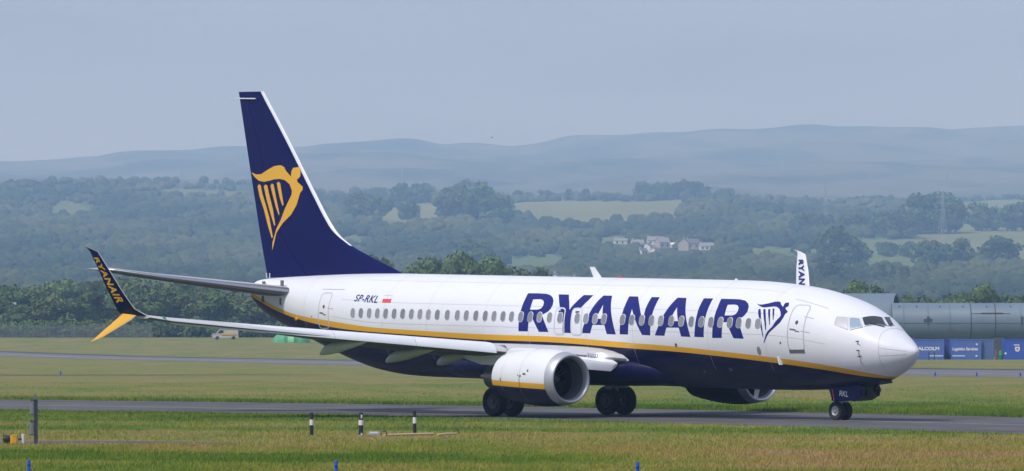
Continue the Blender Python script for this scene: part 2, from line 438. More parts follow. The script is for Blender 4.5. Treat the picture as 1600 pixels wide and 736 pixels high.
# ---------------------------------------------------------------- pavements
def asphalt(name, col, streak=(.02, .2)):
    m = mat(name, col, .88, spec=.25); t = NT(m); g = t.new('NewGeometry').outputs['Position']
    a = t.noise(t.scaled(g, (.35, .12, 0)), 1, 5, .65); b = t.noise(t.scaled(g, (6, 2, 0)), 1, 4, .7)
    f = t.math('ADD', t.math('MULTIPLY', a, .7), t.math('MULTIPLY', b, .45))
    mp = t.new('Mapping'); mp.inputs['Rotation'].default_value = (0, 0, .93); t.link(g, mp.inputs[0])     # turned to run with the taxiway
    s1 = t.noise(t.scaled(mp.outputs[0], (.012, .75, 0)), 1, 4, .6); s2 = t.noise(t.scaled(mp.outputs[0], (.05, 2.2, 0)), 1, 3, .6)
    f = t.math('ADD', f, t.math('ADD', t.math('MULTIPLY', t.math('SUBTRACT', s1, .5), 1.15), t.math('MULTIPLY', t.math('SUBTRACT', s2, .5), .6)))
    lo = tuple(x*.45 for x in col); hi = tuple(min(1, x*1.5) for x in col)
    t.link(t.ramp(f, [(.22, lo), (.92, hi)]), t.b.inputs['Base Color']); return m
M['asphalt'] = asphalt('taxiway_asphalt', (.094, .091, .091)); M['runway'] = asphalt('runway_asphalt', (.150, .145, .147)); M['path'] = asphalt('path_asphalt', (.105, .10, .105))
M['paintline'] = worn(mat('faded_line_paint', (.36, .34, .27), .8), .8, .75, vec='Object', dark=(.12, .12, .12))
M['whiteline'] = worn(mat('white_line_paint', (.62, .62, .60), .8), .05, .5, vec='Object', dark=(.2, .2, .2))
M['soil'] = asphalt('bare_soil', (.070, .058, .045)); M['edge'] = asphalt('old_asphalt_edge', (.055, .058, .068))

def ribbon(name, left, right, material, off, nsub=8, ncross=6, kind='structure', parent=None):
    L = np.array(left, float); Rr = np.array(right, float)
    s = np.linspace(0, len(L)-1, (len(L)-1)*nsub+1); idx = np.arange(len(L))
    li = np.stack([np.interp(s, idx, L[:, 0]), np.interp(s, idx, L[:, 1])], 1); ri = np.stack([np.interp(s, idx, Rr[:, 0]), np.interp(s, idx, Rr[:, 1])], 1)
    V = []; F = []
    for a, b in zip(li, ri):
        for k in range(ncross+1):
            q = a+(b-a)*k/ncross; V.append((q[0], q[1], tz(q[0], q[1])+off))
    n_ = ncross+1
    for i in range(len(s)-1):
        for k in range(ncross): F.append((i*n_+k, i*n_+k+1, (i+1)*n_+k+1, (i+1)*n_+k))
    o = make(name, V, F, material, parent); tag(o, kind=kind); return o

TF = [(-27.13, 281.64), (-22.3, 277.87), (-17.58, 273.72), (-12.97, 269.23), (-8.49, 264.43), (-4.16, 259.37), (0.0, 254.08), (3.99, 248.61), (7.8, 242.98), (11.42, 237.25), (14.86, 231.43), (18.1, 225.57), (21.16, 219.68)]
TN = [(-23.68, 245.88), (-19.5, 243.0), (-15.37, 239.38), (-11.32, 235.13), (-7.4, 230.35), (-3.61, 225.14), (0.0, 219.61), (3.43, 213.84), (6.68, 207.93), (9.72, 201.94), (12.58, 195.95), (15.25, 190.0), (17.73, 184.14)]
TM = [(-25.3, 262.71), (-20.72, 258.2), (-16.28, 253.51), (-11.98, 248.68), (-7.82, 243.73), (-3.83, 238.69), (0.0, 233.58), (3.67, 228.42), (7.17, 223.23), (10.5, 218.03), (13.67, 212.84), (16.67, 207.68), (19.51, 202.55)]
def extend(L, k=90):
    a, b, c, d_ = map(np.array, (L[0], L[1], L[-2], L[-1]))
    u = (a-b)/np.linalg.norm(a-b); v = (d_-c)/np.linalg.norm(d_-c)
    return [tuple(a+u*k)]+list(L)+[tuple(d_+v*k)]
TF, TN, TM = extend(TF), extend(TN), extend(TM)
ribbon('taxiway', TN, TF, M['asphalt'], .004)
mid = np.array(TM); dirs = np.gradient(mid, axis=0); nrm = np.stack([-dirs[:, 1], dirs[:, 0]], 1); nrm /= np.linalg.norm(nrm, axis=1, keepdims=True)
ribbon('taxiway_centre_line', mid-nrm*.16, mid+nrm*.16, M['paintline'], .008, ncross=1)
# runway further out, its far edge strip and its white line
def rw(u0, d0, u1, d1):
    a = np.array(((u0-800)/FPX*d0, d0)); b = np.array(((u1-800)/FPX*d1, d1)); v = b-a
    return [tuple(a-v*.9), tuple(a), tuple(a+v*.25), tuple(a+v*.5), tuple(a+v*.75), tuple(b), tuple(b+v*.5)]
RN = rw(0, 842, 1600, 424); RF = rw(0, 902, 1600, 536)
ribbon('runway', RN, RF, M['runway'], .012, nsub=20)
RM = rw(0, 868, 1600, 462); RM2 = rw(0, 869.6, 1600, 463.4)
ribbon('runway_line', RM, RM2, M['whiteline'], .03, nsub=20, ncross=1)
ribbon('runway_edge_strip', rw(0, 901, 1600, 535), rw(0, 915, 1600, 556), M['edge'], .024, nsub=20, ncross=2)
# bare strip in the middle grass on the left
ribbon('soil_strip', [(-60, 452), (-39, 450), (-28, 451), (-20, 455), (-14, 458)], [(-62, 463), (-40, 461), (-28, 460), (-20, 461), (-13.5, 460)], M['soil'], .012)
# narrow service path by the marker post
ribbon('path', [(-40, 175.5), (-14.3, 173.7), (-11.1, 173.3), (-7.9, 173.4)], [(-40, 179), (-14.6, 177.6), (-11.4, 177), (-7.7, 175)], M['path'], .004)

# ---------------------------------------------------------------- grass blades near the camera
def on_poly(x, y, P_): return inside(P_, x, y)
TAXI = [tuple(p) for p in TN]+[tuple(p) for p in TF[::-1]]
PATH = [(-40, 175.3), (-14.3, 173.5), (-11.1, 173.1), (-7.8, 173.3), (-7.6, 175.1), (-11.4, 177.2), (-14.6, 177.8), (-40, 179.2)]
def blades(n, y0, y1, hmin, hmax, wid, fade=1.0):
    y = y0+(y1-y0)*rng.random(n)**fade; x = (rng.random(n)*2-1)*(y*.0856*1.22+1)
    keep = ~(on_poly(x, y, TAXI) | on_poly(x, y, PATH)); x = x[keep]; y = y[keep]; n = len(x)
    h = hmin+(hmax-hmin)*rng.random(n)**2; h *= .6+.8*(.5+.5*np.sin(x*.9+np.sin(y*.35)*2)*np.sin(y*.21+1))
    ang = rng.random(n)*math.pi; w_ = wid*(.6+.8*rng.random(n)); z = terrain(x, y)
    h *= np.clip((420-y)/170, .25, 1); lx = (rng.random(n)-.5)*h*.9; ly = (rng.random(n)-.5)*h*.5
    a = np.stack([x-np.cos(ang)*w_, y-np.sin(ang)*w_, z], 1); b = np.stack([x+np.cos(ang)*w_, y+np.sin(ang)*w_, z], 1); c_ = np.stack([x+lx, y+ly, z+h], 1)
    V_ = np.stack([a, b, c_], 1).reshape(-1, 3); tone = np.repeat(rng.random(n), 3)
    return V_, tone
parts = [blades(210000, 126, 172, .03, .115, .011), blades(150000, 172, 262, .03, .11, .014), blades(110000, 225, 400, .03, .10, .022, 2.2)]
# longer growth along the far edge of the taxiway
ex, ey = [], []
tfar = np.array(TF); seg = rng.random(26000)*(len(tfar)-1.001); i0 = seg.astype(int); fr = (seg-i0)[:, None]
q = tfar[i0]*(1-fr)+tfar[i0+1]*fr; q = q+np.array([.62, .78])*(rng.random((len(q), 1))**1.6*4.0+.02)
h = .06+.16*rng.random(len(q))**1.5; an = rng.random(len(q))*math.pi; z = terrain(q[:, 0], q[:, 1])
a = np.stack([q[:, 0]-np.cos(an)*.025, q[:, 1]-np.sin(an)*.025, z], 1); b = np.stack([q[:, 0]+np.cos(an)*.025, q[:, 1]+np.sin(an)*.025, z], 1)
c_ = np.stack([q[:, 0]+(rng.random(len(q))-.5)*.1, q[:, 1], z+h], 1)
parts.append((np.stack([a, b, c_], 1).reshape(-1, 3), np.repeat(rng.random(len(q))*.5, 3)))
Vb = np.concatenate([p_[0] for p_ in parts]).astype(np.float32); Tb = np.concatenate([p_[1] for p_ in parts]).astype(np.float32)
def soup(name, V_, nper, material, attrs=None, smooth=False):
    me = bpy.data.meshes.new(name); nv = len(V_); nf_ = nv//nper
    me.vertices.add(nv); me.vertices.foreach_set('co', V_.ravel()); me.loops.add(nv); me.loops.foreach_set('vertex_index', np.arange(nv, dtype=np.int32))
    me.polygons.add(nf_); me.polygons.foreach_set('loop_start', np.arange(0, nv, nper, dtype=np.int32)); me.polygons.foreach_set('loop_total', np.full(nf_, nper, dtype=np.int32))
    me.materials.append(material)
    for k, v in (attrs or {}).items(): me.attributes.new(k, 'FLOAT', 'POINT').data.foreach_set('value', np.asarray(v, dtype=np.float32))
    me.update(calc_edges=True)
    if smooth: me.polygons.foreach_set('use_smooth', [True]*nf_)
    o = bpy.data.objects.new(name, me); COL.objects.link(o); return o
tag(soup('grass', Vb, 3, M['blades'], {'tone': Tb}), 'short green and straw coloured grass beside the taxiway', 'grass', kind='stuff')

MARKS = {  # positions of the paint work on the aircraft skin: (station, angle from the crown) or metres
 'LETTERS': [[[[19.757,0.8529],[19.194,0.8492],[18.68,0.8578],[18.405,0.8938],[18.205,0.9512],[18.077,1.0235],[18.022,1.113],[18.055,1.1995],[18.17,1.2655],[18.365,1.313],[18.477,1.3358],[18.241,1.5072],[18.041,1.6656],[18.59,1.6677],[18.785,1.5478],[18.972,1.4263],[19.02,1.3823],[19.155,1.3836],[19.19,1.5167],[19.232,1.6675],[19.77,1.6678],[19.764,1.5577],[19.745,1.4162],[19.745,1.2716],[19.742,1.1492],[19.738,1.0091]],[[19.265,1.0043],[18.849,0.996],[18.681,1.0193],[18.576,1.069],[18.549,1.1472],[18.617,1.2011],[18.771,1.2288],[19.231,1.237],[19.242,1.1346]]],[[[17.983,0.8642],[17.4,0.865],[17.139,1.0548],[16.978,1.217],[16.873,1.1212],[16.707,0.9995],[16.541,0.8673],[16.002,0.8661],[16.122,0.9936],[16.349,1.1545],[16.55,1.2772],[16.672,1.3683],[16.704,1.4568],[16.703,1.6747],[17.231,1.6704],[17.223,1.497],[17.291,1.3386],[17.583,1.157],[17.821,0.9793]]],[[[15.427,0.8668],[14.946,0.8685],[14.806,1.0315],[14.699,1.1478],[14.545,1.3117],[14.412,1.4513],[14.23,1.6742],[14.74,1.6714],[14.876,1.5081],[15.531,1.5095],[15.668,1.668],[16.12,1.6676],[16.079,1.5724],[15.958,1.4318],[15.838,1.3154],[15.7,1.1386],[15.553,0.9773]],[[15.188,1.0851],[15.103,1.2265],[14.996,1.3836],[15.371,1.3873],[15.326,1.3104],[15.238,1.1907]]],[[[13.982,0.874],[13.485,0.8732],[13.152,1.0941],[12.911,1.2867],[12.758,1.2852],[12.766,1.1476],[12.747,1.0005],[12.731,0.8785],[12.285,0.8782],[12.288,1.0462],[12.305,1.1805],[12.313,1.3253],[12.315,1.482],[12.32,1.6713],[12.776,1.668],[13.005,1.5235],[13.219,1.3695],[13.508,1.1644],[13.509,1.3194],[13.524,1.4597],[13.552,1.6678],[14.012,1.6691],[13.999,1.4992],[13.977,1.3061],[13.97,1.1783],[13.965,1.0331]]],[[[11.306,0.8788],[10.819,0.8802],[10.676,1.0298],[10.566,1.1632],[10.456,1.2891],[10.297,1.4615],[10.123,1.6774],[10.628,1.6747],[10.759,1.5175],[11.424,1.521],[11.546,1.6714],[12.071,1.6704],[11.923,1.5467],[11.746,1.3373],[11.619,1.2014],[11.474,1.0479]],[[11.077,1.1023],[10.962,1.2404],[10.828,1.3893],[11.222,1.3897],[11.202,1.2876],[11.147,1.1967]]],[[[9.875,0.8789],[9.369,0.8775],[9.371,1.046],[9.381,1.1882],[9.388,1.3661],[9.39,1.5204],[9.402,1.6765],[9.91,1.6739],[9.883,1.5255],[9.879,1.2834],[9.887,1.1189],[9.878,0.9914]]],[[[8.934,0.8797],[8.29,0.8739],[7.955,0.8738],[7.62,0.8955],[7.383,0.966],[7.276,1.0373],[7.242,1.1427],[7.342,1.2284],[7.506,1.2928],[7.618,1.3227],[7.414,1.5132],[7.261,1.6819],[7.805,1.6777],[7.996,1.5408],[8.176,1.3817],[8.41,1.3846],[8.417,1.5249],[8.432,1.6781],[8.948,1.6841],[8.931,1.5155],[8.921,1.3608],[8.912,1.219],[8.902,1.0691]],[[8.426,1.0159],[8.075,1.0045],[7.893,1.0174],[7.779,1.0743],[7.761,1.1545],[7.827,1.2116],[7.974,1.2405],[8.389,1.2468],[8.406,1.1322]]]],
 'HARP': [[[6.941,0.9479],[6.795,0.9656],[6.656,0.9599],[6.376,0.9171],[6.12,0.8603],[5.927,0.8361],[5.832,0.8466],[5.716,0.9066],[5.564,0.957],[5.586,0.8965],[5.568,0.8473],[5.419,0.8225],[5.337,0.8963],[5.34,0.9345],[5.416,0.9554],[5.394,0.9939],[5.233,1.0455],[5.231,1.0778],[5.289,1.1013],[5.327,1.2044],[5.419,1.3151],[5.616,1.419],[5.912,1.5561],[6.013,1.6164],[6.15,1.7161],[6.225,1.7619],[6.206,1.7241],[6.094,1.6049],[5.996,1.5265],[5.777,1.4185],[5.651,1.294],[5.511,1.1986],[5.487,1.1612],[5.566,1.0836],[5.693,1.0159],[5.856,0.9776],[6.018,0.9777],[6.347,1.0144],[6.499,1.0266],[6.684,1.0091],[6.814,0.9855]],[[6.715,1.0932],[6.688,1.0651],[6.611,1.0715],[6.52,1.1581],[6.396,1.3085],[6.283,1.4702],[6.207,1.6485],[6.24,1.6492],[6.324,1.52],[6.419,1.3919],[6.547,1.2621],[6.662,1.1624]],[[6.47,1.0757],[6.428,1.0555],[6.356,1.0656],[6.215,1.2172],[6.107,1.3824],[6.08,1.5049],[6.113,1.506],[6.209,1.3527],[6.36,1.1878]],[[6.221,1.0651],[6.184,1.0446],[6.121,1.0546],[5.997,1.2077],[5.911,1.3828],[5.939,1.3957],[6.024,1.2781],[6.153,1.1441]],[[6.017,1.0358],[5.984,1.0206],[5.929,1.0308],[5.834,1.146],[5.778,1.2835],[5.809,1.2851],[5.898,1.1674]]],
 'FIN_HARP': [[[38.562,9.293],[38.214,9.208],[37.869,9.219],[37.388,9.404],[36.967,9.544],[36.554,9.583],[36.327,9.515],[36.186,9.347],[35.866,9.123],[35.859,9.319],[35.758,9.47],[35.438,9.504],[35.332,9.443],[35.293,9.151],[35.39,9.05],[35.488,9.011],[35.446,8.899],[35.113,8.715],[35.119,8.581],[35.248,8.48],[35.462,7.976],[35.813,7.583],[36.369,7.244],[36.798,6.848],[36.998,6.341],[37.098,6.143],[37.073,6.453],[36.798,7.017],[36.512,7.355],[36.235,7.805],[35.965,8.17],[35.791,8.395],[35.779,8.563],[35.941,8.815],[36.262,8.982],[36.584,9.027],[36.957,9.01],[37.288,8.954],[37.674,8.909],[38.016,8.954],[38.313,9.095]],[[38.116,8.729],[38.017,8.813],[37.889,8.768],[37.771,8.419],[37.526,7.969],[37.282,7.463],[37.041,6.678],[37.119,6.632],[37.38,7.125],[37.673,7.8],[37.968,8.306]],[[37.673,8.729],[37.557,8.802],[37.431,8.757],[37.284,8.363],[37.04,7.802],[36.875,7.185],[36.942,7.128],[37.233,7.689],[37.477,8.194]],[[37.21,8.757],[37.116,8.842],[37.001,8.802],[36.854,8.364],[36.59,7.635],[36.627,7.551],[36.85,7.915],[37.073,8.42]],[[36.786,8.87],[36.656,8.915],[36.552,8.842],[36.432,8.421],[36.313,8.001],[36.377,7.933],[36.569,8.253],[36.697,8.589]]],
 'WINDOWS': [[6.542,1.3801],[7.046,1.3837],[7.551,1.3863],[8.039,1.3882],[8.539,1.3891],[9.051,1.3896],[9.564,1.3897],[10.108,1.3894],[10.654,1.3892],[11.202,1.3889],[11.781,1.3886],[12.285,1.3883],[12.819,1.3881],[13.375,1.3878],[13.895,1.3875],[14.939,1.3856],[15.434,1.3847],[15.95,1.3838],[18.013,1.3837],[18.599,1.3853],[19.126,1.3868],[19.675,1.3882],[20.205,1.3859],[20.703,1.3861],[21.227,1.3865],[21.74,1.3868],[22.292,1.3872],[22.859,1.3876],[23.39,1.388],[23.986,1.3884],[24.583,1.3888],[25.121,1.3891],[25.624,1.3875],[26.141,1.3889],[26.668,1.3905],[27.193,1.3936],[27.717,1.398],[28.238,1.4036],[28.761,1.4136],[29.304,1.4278],[29.838,1.4441]],
 'EXITS': [[16.429,1.3829],[17.41,1.3821]],
 'COCKPIT': [[[3.045,0.8586],[2.677,0.756],[2.418,1.0843],[2.967,1.0683],[3.006,1.0143]],[[2.603,0.7476],[2.296,0.6249],[2.003,0.8447],[2.327,1.0754]],[[2.259,0.5797],[1.941,0.0446],[1.551,0.1735],[1.958,0.7873]],[[1.935,-0.0051],[2.01,-0.3127],[1.597,-0.1704],[1.537,0.1189]]],
 'STRIPE_TOP': [[1.41,1.962],[1.53,2.018],[2.022,2.146],[2.656,2.246],[4.226,2.429],[5.578,2.527],[7.452,2.64],[10.845,2.828],[13.694,2.916],[15.725,2.998],[17.952,3.058],[22.039,3.057],[23.93,3.088],[26.635,3.144],[28.425,3.184],[29.685,3.255],[31.229,3.382],[32.465,3.466],[33.968,3.561],[35.027,3.712],[36.371,4.009],[37.665,4.325]],
 'STRIPE_BOT': [[1.694,1.873],[2.153,1.97],[2.771,2.066],[4.336,2.229],[5.676,2.329],[7.529,2.456],[10.905,2.635],[13.753,2.705],[15.779,2.776],[17.997,2.844],[22.086,2.841],[23.969,2.89],[29.725,3.043],[31.062,3.12],[32.538,3.239],[34.035,3.42],[35.101,3.58],[36.457,3.84],[37.666,4.17]],
 'DOOR_FRONT': [[5.026,0.8546],[4.322,0.7693],[4.153,1.8138],[4.96,1.8517]],
 'DOOR_AFT': [[32.238,1.0408],[31.549,1.0174],[31.544,1.8816],[32.305,1.9615]],
 'EXIT_BOX': [[17.736,1.1808],[17.199,1.1895],[17.135,1.695],[17.702,1.7004],[16.783,1.1854],[16.243,1.1802],[16.154,1.697],[16.736,1.7026]],
 'REG': [[29.929,1.1881],[28.41,1.1703],[29.948,1.0124]],
 'FLAG': [[28.18,0.9947],[27.646,0.9902],[27.563,1.1683],[28.104,1.1719]],
 'RADOME': [[1.409,0.0618],[1.385,0.6269],[1.233,1.3025],[1.203,2.0289],[1.212,2.6665]],
 'WL_LE': [[23.472,16.2,3.67],[23.7,16.62,3.712],[23.965,17.0,3.967],[24.249,17.3,4.54],[24.703,17.62,5.369],[25.133,17.85,6.057],[25.461,17.9,6.153],[25.882,17.92,6.251]],
 'WL_TE': [[24.347,16.6,3.665],[24.566,16.85,3.732],[24.908,17.08,3.892],[25.137,17.35,4.583],[25.447,17.64,5.504],[25.612,17.85,6.053],[25.697,17.9,6.151],[25.909,17.92,6.255]],
 'LOW_LE': [[23.863,17.0,3.721],[24.039,17.1,3.552],[25.217,17.5,2.891],[25.827,17.6,2.703]],
 'LOW_TE': [[24.682,17.0,3.777],[24.86,17.1,3.608],[25.532,17.5,2.955],[25.827,17.6,2.708]],
}
# ================================================================ the airliner (built in body axes: x aft, y starboard, z up)
X0 = 19.6                              # body station over the main wheels, where the Empty stands
PSI, BP = .8563, .0194                 # heading against the picture plane; the body sits a little nose down
PX, PY = 4.7462, 225.0162
air = empty('airliner')
c_, s_ = math.cos(PSI), math.sin(PSI)
base = Vector((PX-(X0-15)*c_, PY+(X0-15)*s_, 0))
aft, stb, up = Vector((-c_, s_, 0)), Vector((-s_, -c_, 0)), Vector((0, 0, 1))
bx, bz = aft*math.cos(BP)+up*math.sin(BP), up*math.cos(BP)-aft*math.sin(BP)
air.matrix_world = Matrix.Translation(base) @ Matrix((bx, stb, bz)).transposed().to_4x4()
tag(air, 'white, yellow and navy twin engine passenger jet taxiing with a harp on its tail', 'airliner')

PORT_FLEX = [False]                    # the port wing as it stands: its tip rides a little higher and farther forward
def flex(V):
    if PORT_FLEX[0]:
        k = np.clip((np.abs(V[:, 1])-4)/13, 0, 1.1); V[:, 0] -= .45*k; V[:, 2] += .18*k
    return V
def part(name, V, F, mats, parent=None, fm=None, **k):
    V = flex(np.array(V, float)); V[:, 0] -= X0
    return make(name, V, F, mats, parent or air, fm, **k)
def bpart(mb, name, mats, parent=None, **k):
    V = flex(np.array(mb.v, float)); V[:, 0] -= X0
    return make(name, V, mb.f, mats, parent or air, mb.m, sharp=k.pop('sharp', 35), **k)

ST, SB = MARKS['STRIPE_TOP'], MARKS['STRIPE_BOT']
def smooth_table(T, head, tail):
    xs = np.array([head[0]]+[a for a, b in T]+[tail[0]]); zs = np.array([head[1]]+[b for a, b in T]+[tail[1]])
    g = np.linspace(xs[0], xs[-1], 120); y = np.interp(g, xs, zs); k = np.ones(7)/7; yp = np.pad(y, 3, mode='edge'); y2 = np.convolve(yp, k, 'valid')
    y2[:3] = y[:3]; y2[-3:] = y[-3:]
    return pchip(g, y2)
LINE_T = smooth_table(ST, (.7, 1.86), (38.3, 4.52)); LINE_B = smooth_table(SB, (.7, 1.80), (38.3, 4.38))

# ---- fuselage
xs = np.concatenate([.2+5.8*(np.arange(0, 90)/90)**2, np.arange(6, 26.4, .17), np.arange(26.5, 38.26, .14), [38.25]]); xs[0] = .2005
NAa = 144; ang = np.arange(NAa)*2*math.pi/NAa
X, A = np.meshgrid(xs, ang, indexing='ij'); P = fus(X.ravel(), A.ravel())
F = [(i*NAa+k, i*NAa+(k+1) % NAa, (i+1)*NAa+(k+1) % NAa, (i+1)*NAa+k) for i in range(len(xs)-1) for k in range(NAa)]
F.append(tuple(range((len(xs)-1)*NAa, len(xs)*NAa)))
fm = [0]*(len(F)-1)+[1]
fus_o = part('fuselage', P, F, [M['livery'], M['dark_metal']], fm=fm, attrs={'above_top': P[:, 2]-LINE_T(P[:, 0]), 'above_bottom': P[:, 2]-LINE_B(P[:, 0])})

def on_skin(Q, off):
    """Flat (x, angle) points laid on the fuselage skin."""
    Q = np.asarray(Q, float); p = fus(Q[:, 0], Q[:, 1]); n = fus_n(Q[:, 0], Q[:, 1])
    c = np.stack([Q[:, 0], 0*Q[:, 0], F_MID(Q[:, 0])], 1); sgn = np.sign(np.sum(n*(p-c), 1, keepdims=True)); return p+n*sgn*off
def decal(name, loops_list, material, off=.004, parent=None, maxlen=.13):
    V = []; F = []
    for loops in loops_list:
        P_, F_ = fine(*poly([[(a, b*1.9) for a, b in l] for l in loops]), maxlen)
        q = on_skin(np.stack([P_[:, 0], P_[:, 1]/1.9], 1), off); k = len(V); V += list(q); F += [tuple(i+k for i in f) for f in F_]
    return part(name, V, F, material, parent, smooth=True)
def skin_strip(mb, pts, w_, off=.005, closed=False):
    """A narrow line of width w_ following (x, angle) points on the skin."""
    pts = list(pts); 
    if closed: pts = pts+[pts[0]]
    q = []
    for a, b in zip(pts[:-1], pts[1:]):
        n_ = max(1, int(math.hypot(b[0]-a[0], (b[1]-a[1])*1.9)/.12)); q += [(a[0]+(b[0]-a[0])*i/n_, a[1]+(b[1]-a[1])*i/n_) for i in range(n_)]
    q.append(pts[-1]); q = np.array(q); p = on_skin(q, off); d = np.gradient(p, axis=0)
    cen = np.stack([q[:, 0], 0*q[:, 0], F_MID(q[:, 0])], 1); nn = p-cen; nn[:, 0] = 0
    sd_ = np.cross(d, nn); sd_ /= np.linalg.norm(sd_, axis=1, keepdims=True)+1e-9
    V = np.concatenate([p-sd_*w_/2, p+sd_*w_/2]); n_ = len(p); mb.add(V, [(i, i+1, n_+i+1, n_+i) for i in range(n_-1)])
def rounded(corners, r, n=5):
    """Rounds the corners of a quad given in (x, angle*1.9) metres."""
    out = []; c = [np.array((a, b*1.9)) for a, b in corners]; k = len(c)
    for i in range(k):
        p, a, b = c[i], c[i-1]-c[i], c[(i+1) % k]-c[i]; la, lb = np.linalg.norm(a), np.linalg.norm(b); rr = min(r, la*.45, lb*.45)
        p0, p1 = p+a/la*rr, p+b/lb*rr
        for j in range(n+1):
            t_ = j/n; q = (1-t_)**2*p0+2*t_*(1-t_)*p+t_**2*p1; out.append((q[0], q[1]/1.9))
    return out

decal('lettering', [[[tuple(p) for p in loop] for loop in g] for g in MARKS['LETTERS']], M['letter'], parent=fus_o)
decal('harp_emblem', [[[tuple(p) for p in loop]] for loop in MARKS['HARP']], M['letter'], parent=fus_o)

# cabin windows: one mesh shared by the straight run of the cabin, each window its own part
def slot(w_, h_, n=6):
    r = w_/2*.92; o = []
    for cx, cyy, a0 in ((w_/2-r, h_/2-r, 0), (-w_/2+r, h_/2-r, 90), (-w_/2+r, -h_/2+r, 180), (w_/2-r, -h_/2+r, 270)):
        for j in range(n+1): o.append((cx+r*math.cos(R(a0+90*j/n)), cyy+r*math.sin(R(a0+90*j/n))))
    return o
def window_part(x, a, parent, name='cabin_window'):
    cx_ = (x-X0)
    def ring(w_, h_, off): return on_skin([(x+p, a-q/1.9) for p, q in slot(w_, h_)], off)
    r0, r1, r2 = ring(.315, .43, .003), ring(.280, .395, .017), ring(.268, .383, .0145)
    n_ = len(r0); V = np.concatenate([r0, r1, r2]); F = [(i, (i+1) % n_, n_+(i+1) % n_, n_+i) for i in range(n_)]+[(n_+i, n_+(i+1) % n_, 2*n_+(i+1) % n_, 2*n_+i) for i in range(n_)]+[tuple(range(2*n_, 3*n_))]
    return part(name, V, F, [M['frame'], M['window']], parent, fm=[0]*(2*n_)+[1], smooth=False)
for x, a in MARKS['WINDOWS']: window_part(x, a, air)

# doors
def door(name, corners, r, lw, sill=False):
    mb = MB(); rr = rounded(corners, r); skin_strip(mb, rr, lw, .005, True)
    F0 = len(mb.f)
    o = bpart(mb, name, [M['line']], None, smooth=False, sharp=None)
    xs_ = [c[0] for c in corners]; as_ = [c[1] for c in corners]; xm, am, wx = sum(xs_)/4, sum(as_)/4, max(xs_)-min(xs_)
    w2 = MB(); pts = on_skin([(xm+.07*math.cos(k*math.pi/8), am-.07-.09/1.9*math.sin(k*math.pi/8)) for k in range(16)], .006)
    w2.add(pts, [tuple(range(16))]); bpart(w2, 'door_window', [M['dark_metal']], o, smooth=False, sharp=None)
    h2 = MB(); 
    for q0, q1, t_ in (((xm+.27, am+.10), (xm-.02, am+.10), .05), ((xm+.0, am+.125), (xm-.2, am+.118), .035)): skin_strip(h2, [q0, q1], t_, .012)
    bpart(h2, 'door_handle', [M['dline']], o, smooth=False, sharp=None)
    if sill:
        s2 = MB(); skin_strip(s2, [(corners[3][0]-.02, corners[3][1]+.012), (corners[2][0]+.02, corners[2][1]+.012)], .13, .012); bpart(s2, 'door_sill', [M['dline']], o, smooth=False, sharp=None)
    return o
door('passenger_door', MARKS['DOOR_FRONT'], .22, .05, True)
door('passenger_door', MARKS['DOOR_AFT'], .2, .045)
# hinges and rain gutter over the doors
for nm_, p0_, p1_, w_ in (('door_hinge', (4.35, 1.08), (3.92, 1.08), .03), ('door_hinge', (4.35, 1.42), (3.92, 1.42), .03), ('door_hinge', (31.65, 1.42), (31.22, 1.42), .03), ('rain_gutter', (5.25, .70), (3.6, .72), .022), ('rain_gutter', (32.4, .93), (30.9, .90), .028)):
    mb = MB(); skin_strip(mb, [p0_, p1_], w_, .01); bpart(mb, nm_, [M['line']], fus_o, smooth=False, sharp=None)
# overwing exits: a white hatch with a rounded grey joint and its own window
EB = MARKS['EXIT_BOX']
for k, (x, a) in enumerate(MARKS['EXITS']):
    c4 = EB[4-k*4:8-k*4]; rr = rounded(c4, .16); mb = MB(); skin_strip(mb, rr, .055, .011, True)
    if k == 0: e = decal('overwing_exit', [[rr]], M['white'], .007); bpart(mb, 'exit_joint', [M['frame']], e, smooth=False, sharp=None)
    else: e = bpart(mb, 'overwing_exit', [M['frame']], smooth=False, sharp=None)      # the lettering runs on over this hatch
    xm = sum(c[0] for c in c4)/4
    wq = window_part(x, a, e, 'exit_window')
    for v in wq.data.vertices: v.co.y += .012
    mb = MB(); skin_strip(mb, [(xm+.12, c4[0][1]+.075), (xm-.1, c4[0][1]+.075)], .07, .012); bpart(mb, 'exit_handle', [M['letter']], e, smooth=False, sharp=None)

# flight-deck windows
gl = [M['glass_sky_pale'], M['glass_sky'], M['glass_dark'], M['glass_dark']]
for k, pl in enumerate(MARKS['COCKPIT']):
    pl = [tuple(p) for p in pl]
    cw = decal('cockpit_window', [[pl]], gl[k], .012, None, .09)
    mb = MB(); skin_strip(mb, pl, .05, .016, True); bpart(mb, 'window_frame', [M['frame']], cw, smooth=False, sharp=None)
mb = MB()
for x0_, a0_, x1_, a1_ in ((1.55, .32, 1.86, .62), (1.53, .06, 1.62, -.12)):
    mb.tube([fus(x0_-.03, a0_)+np.array((0, 0, .03)), fus(x1_, a1_)+np.array((0, 0, .05))], .018, 6)
bpart(mb, 'windscreen_wiper', [M['black']])

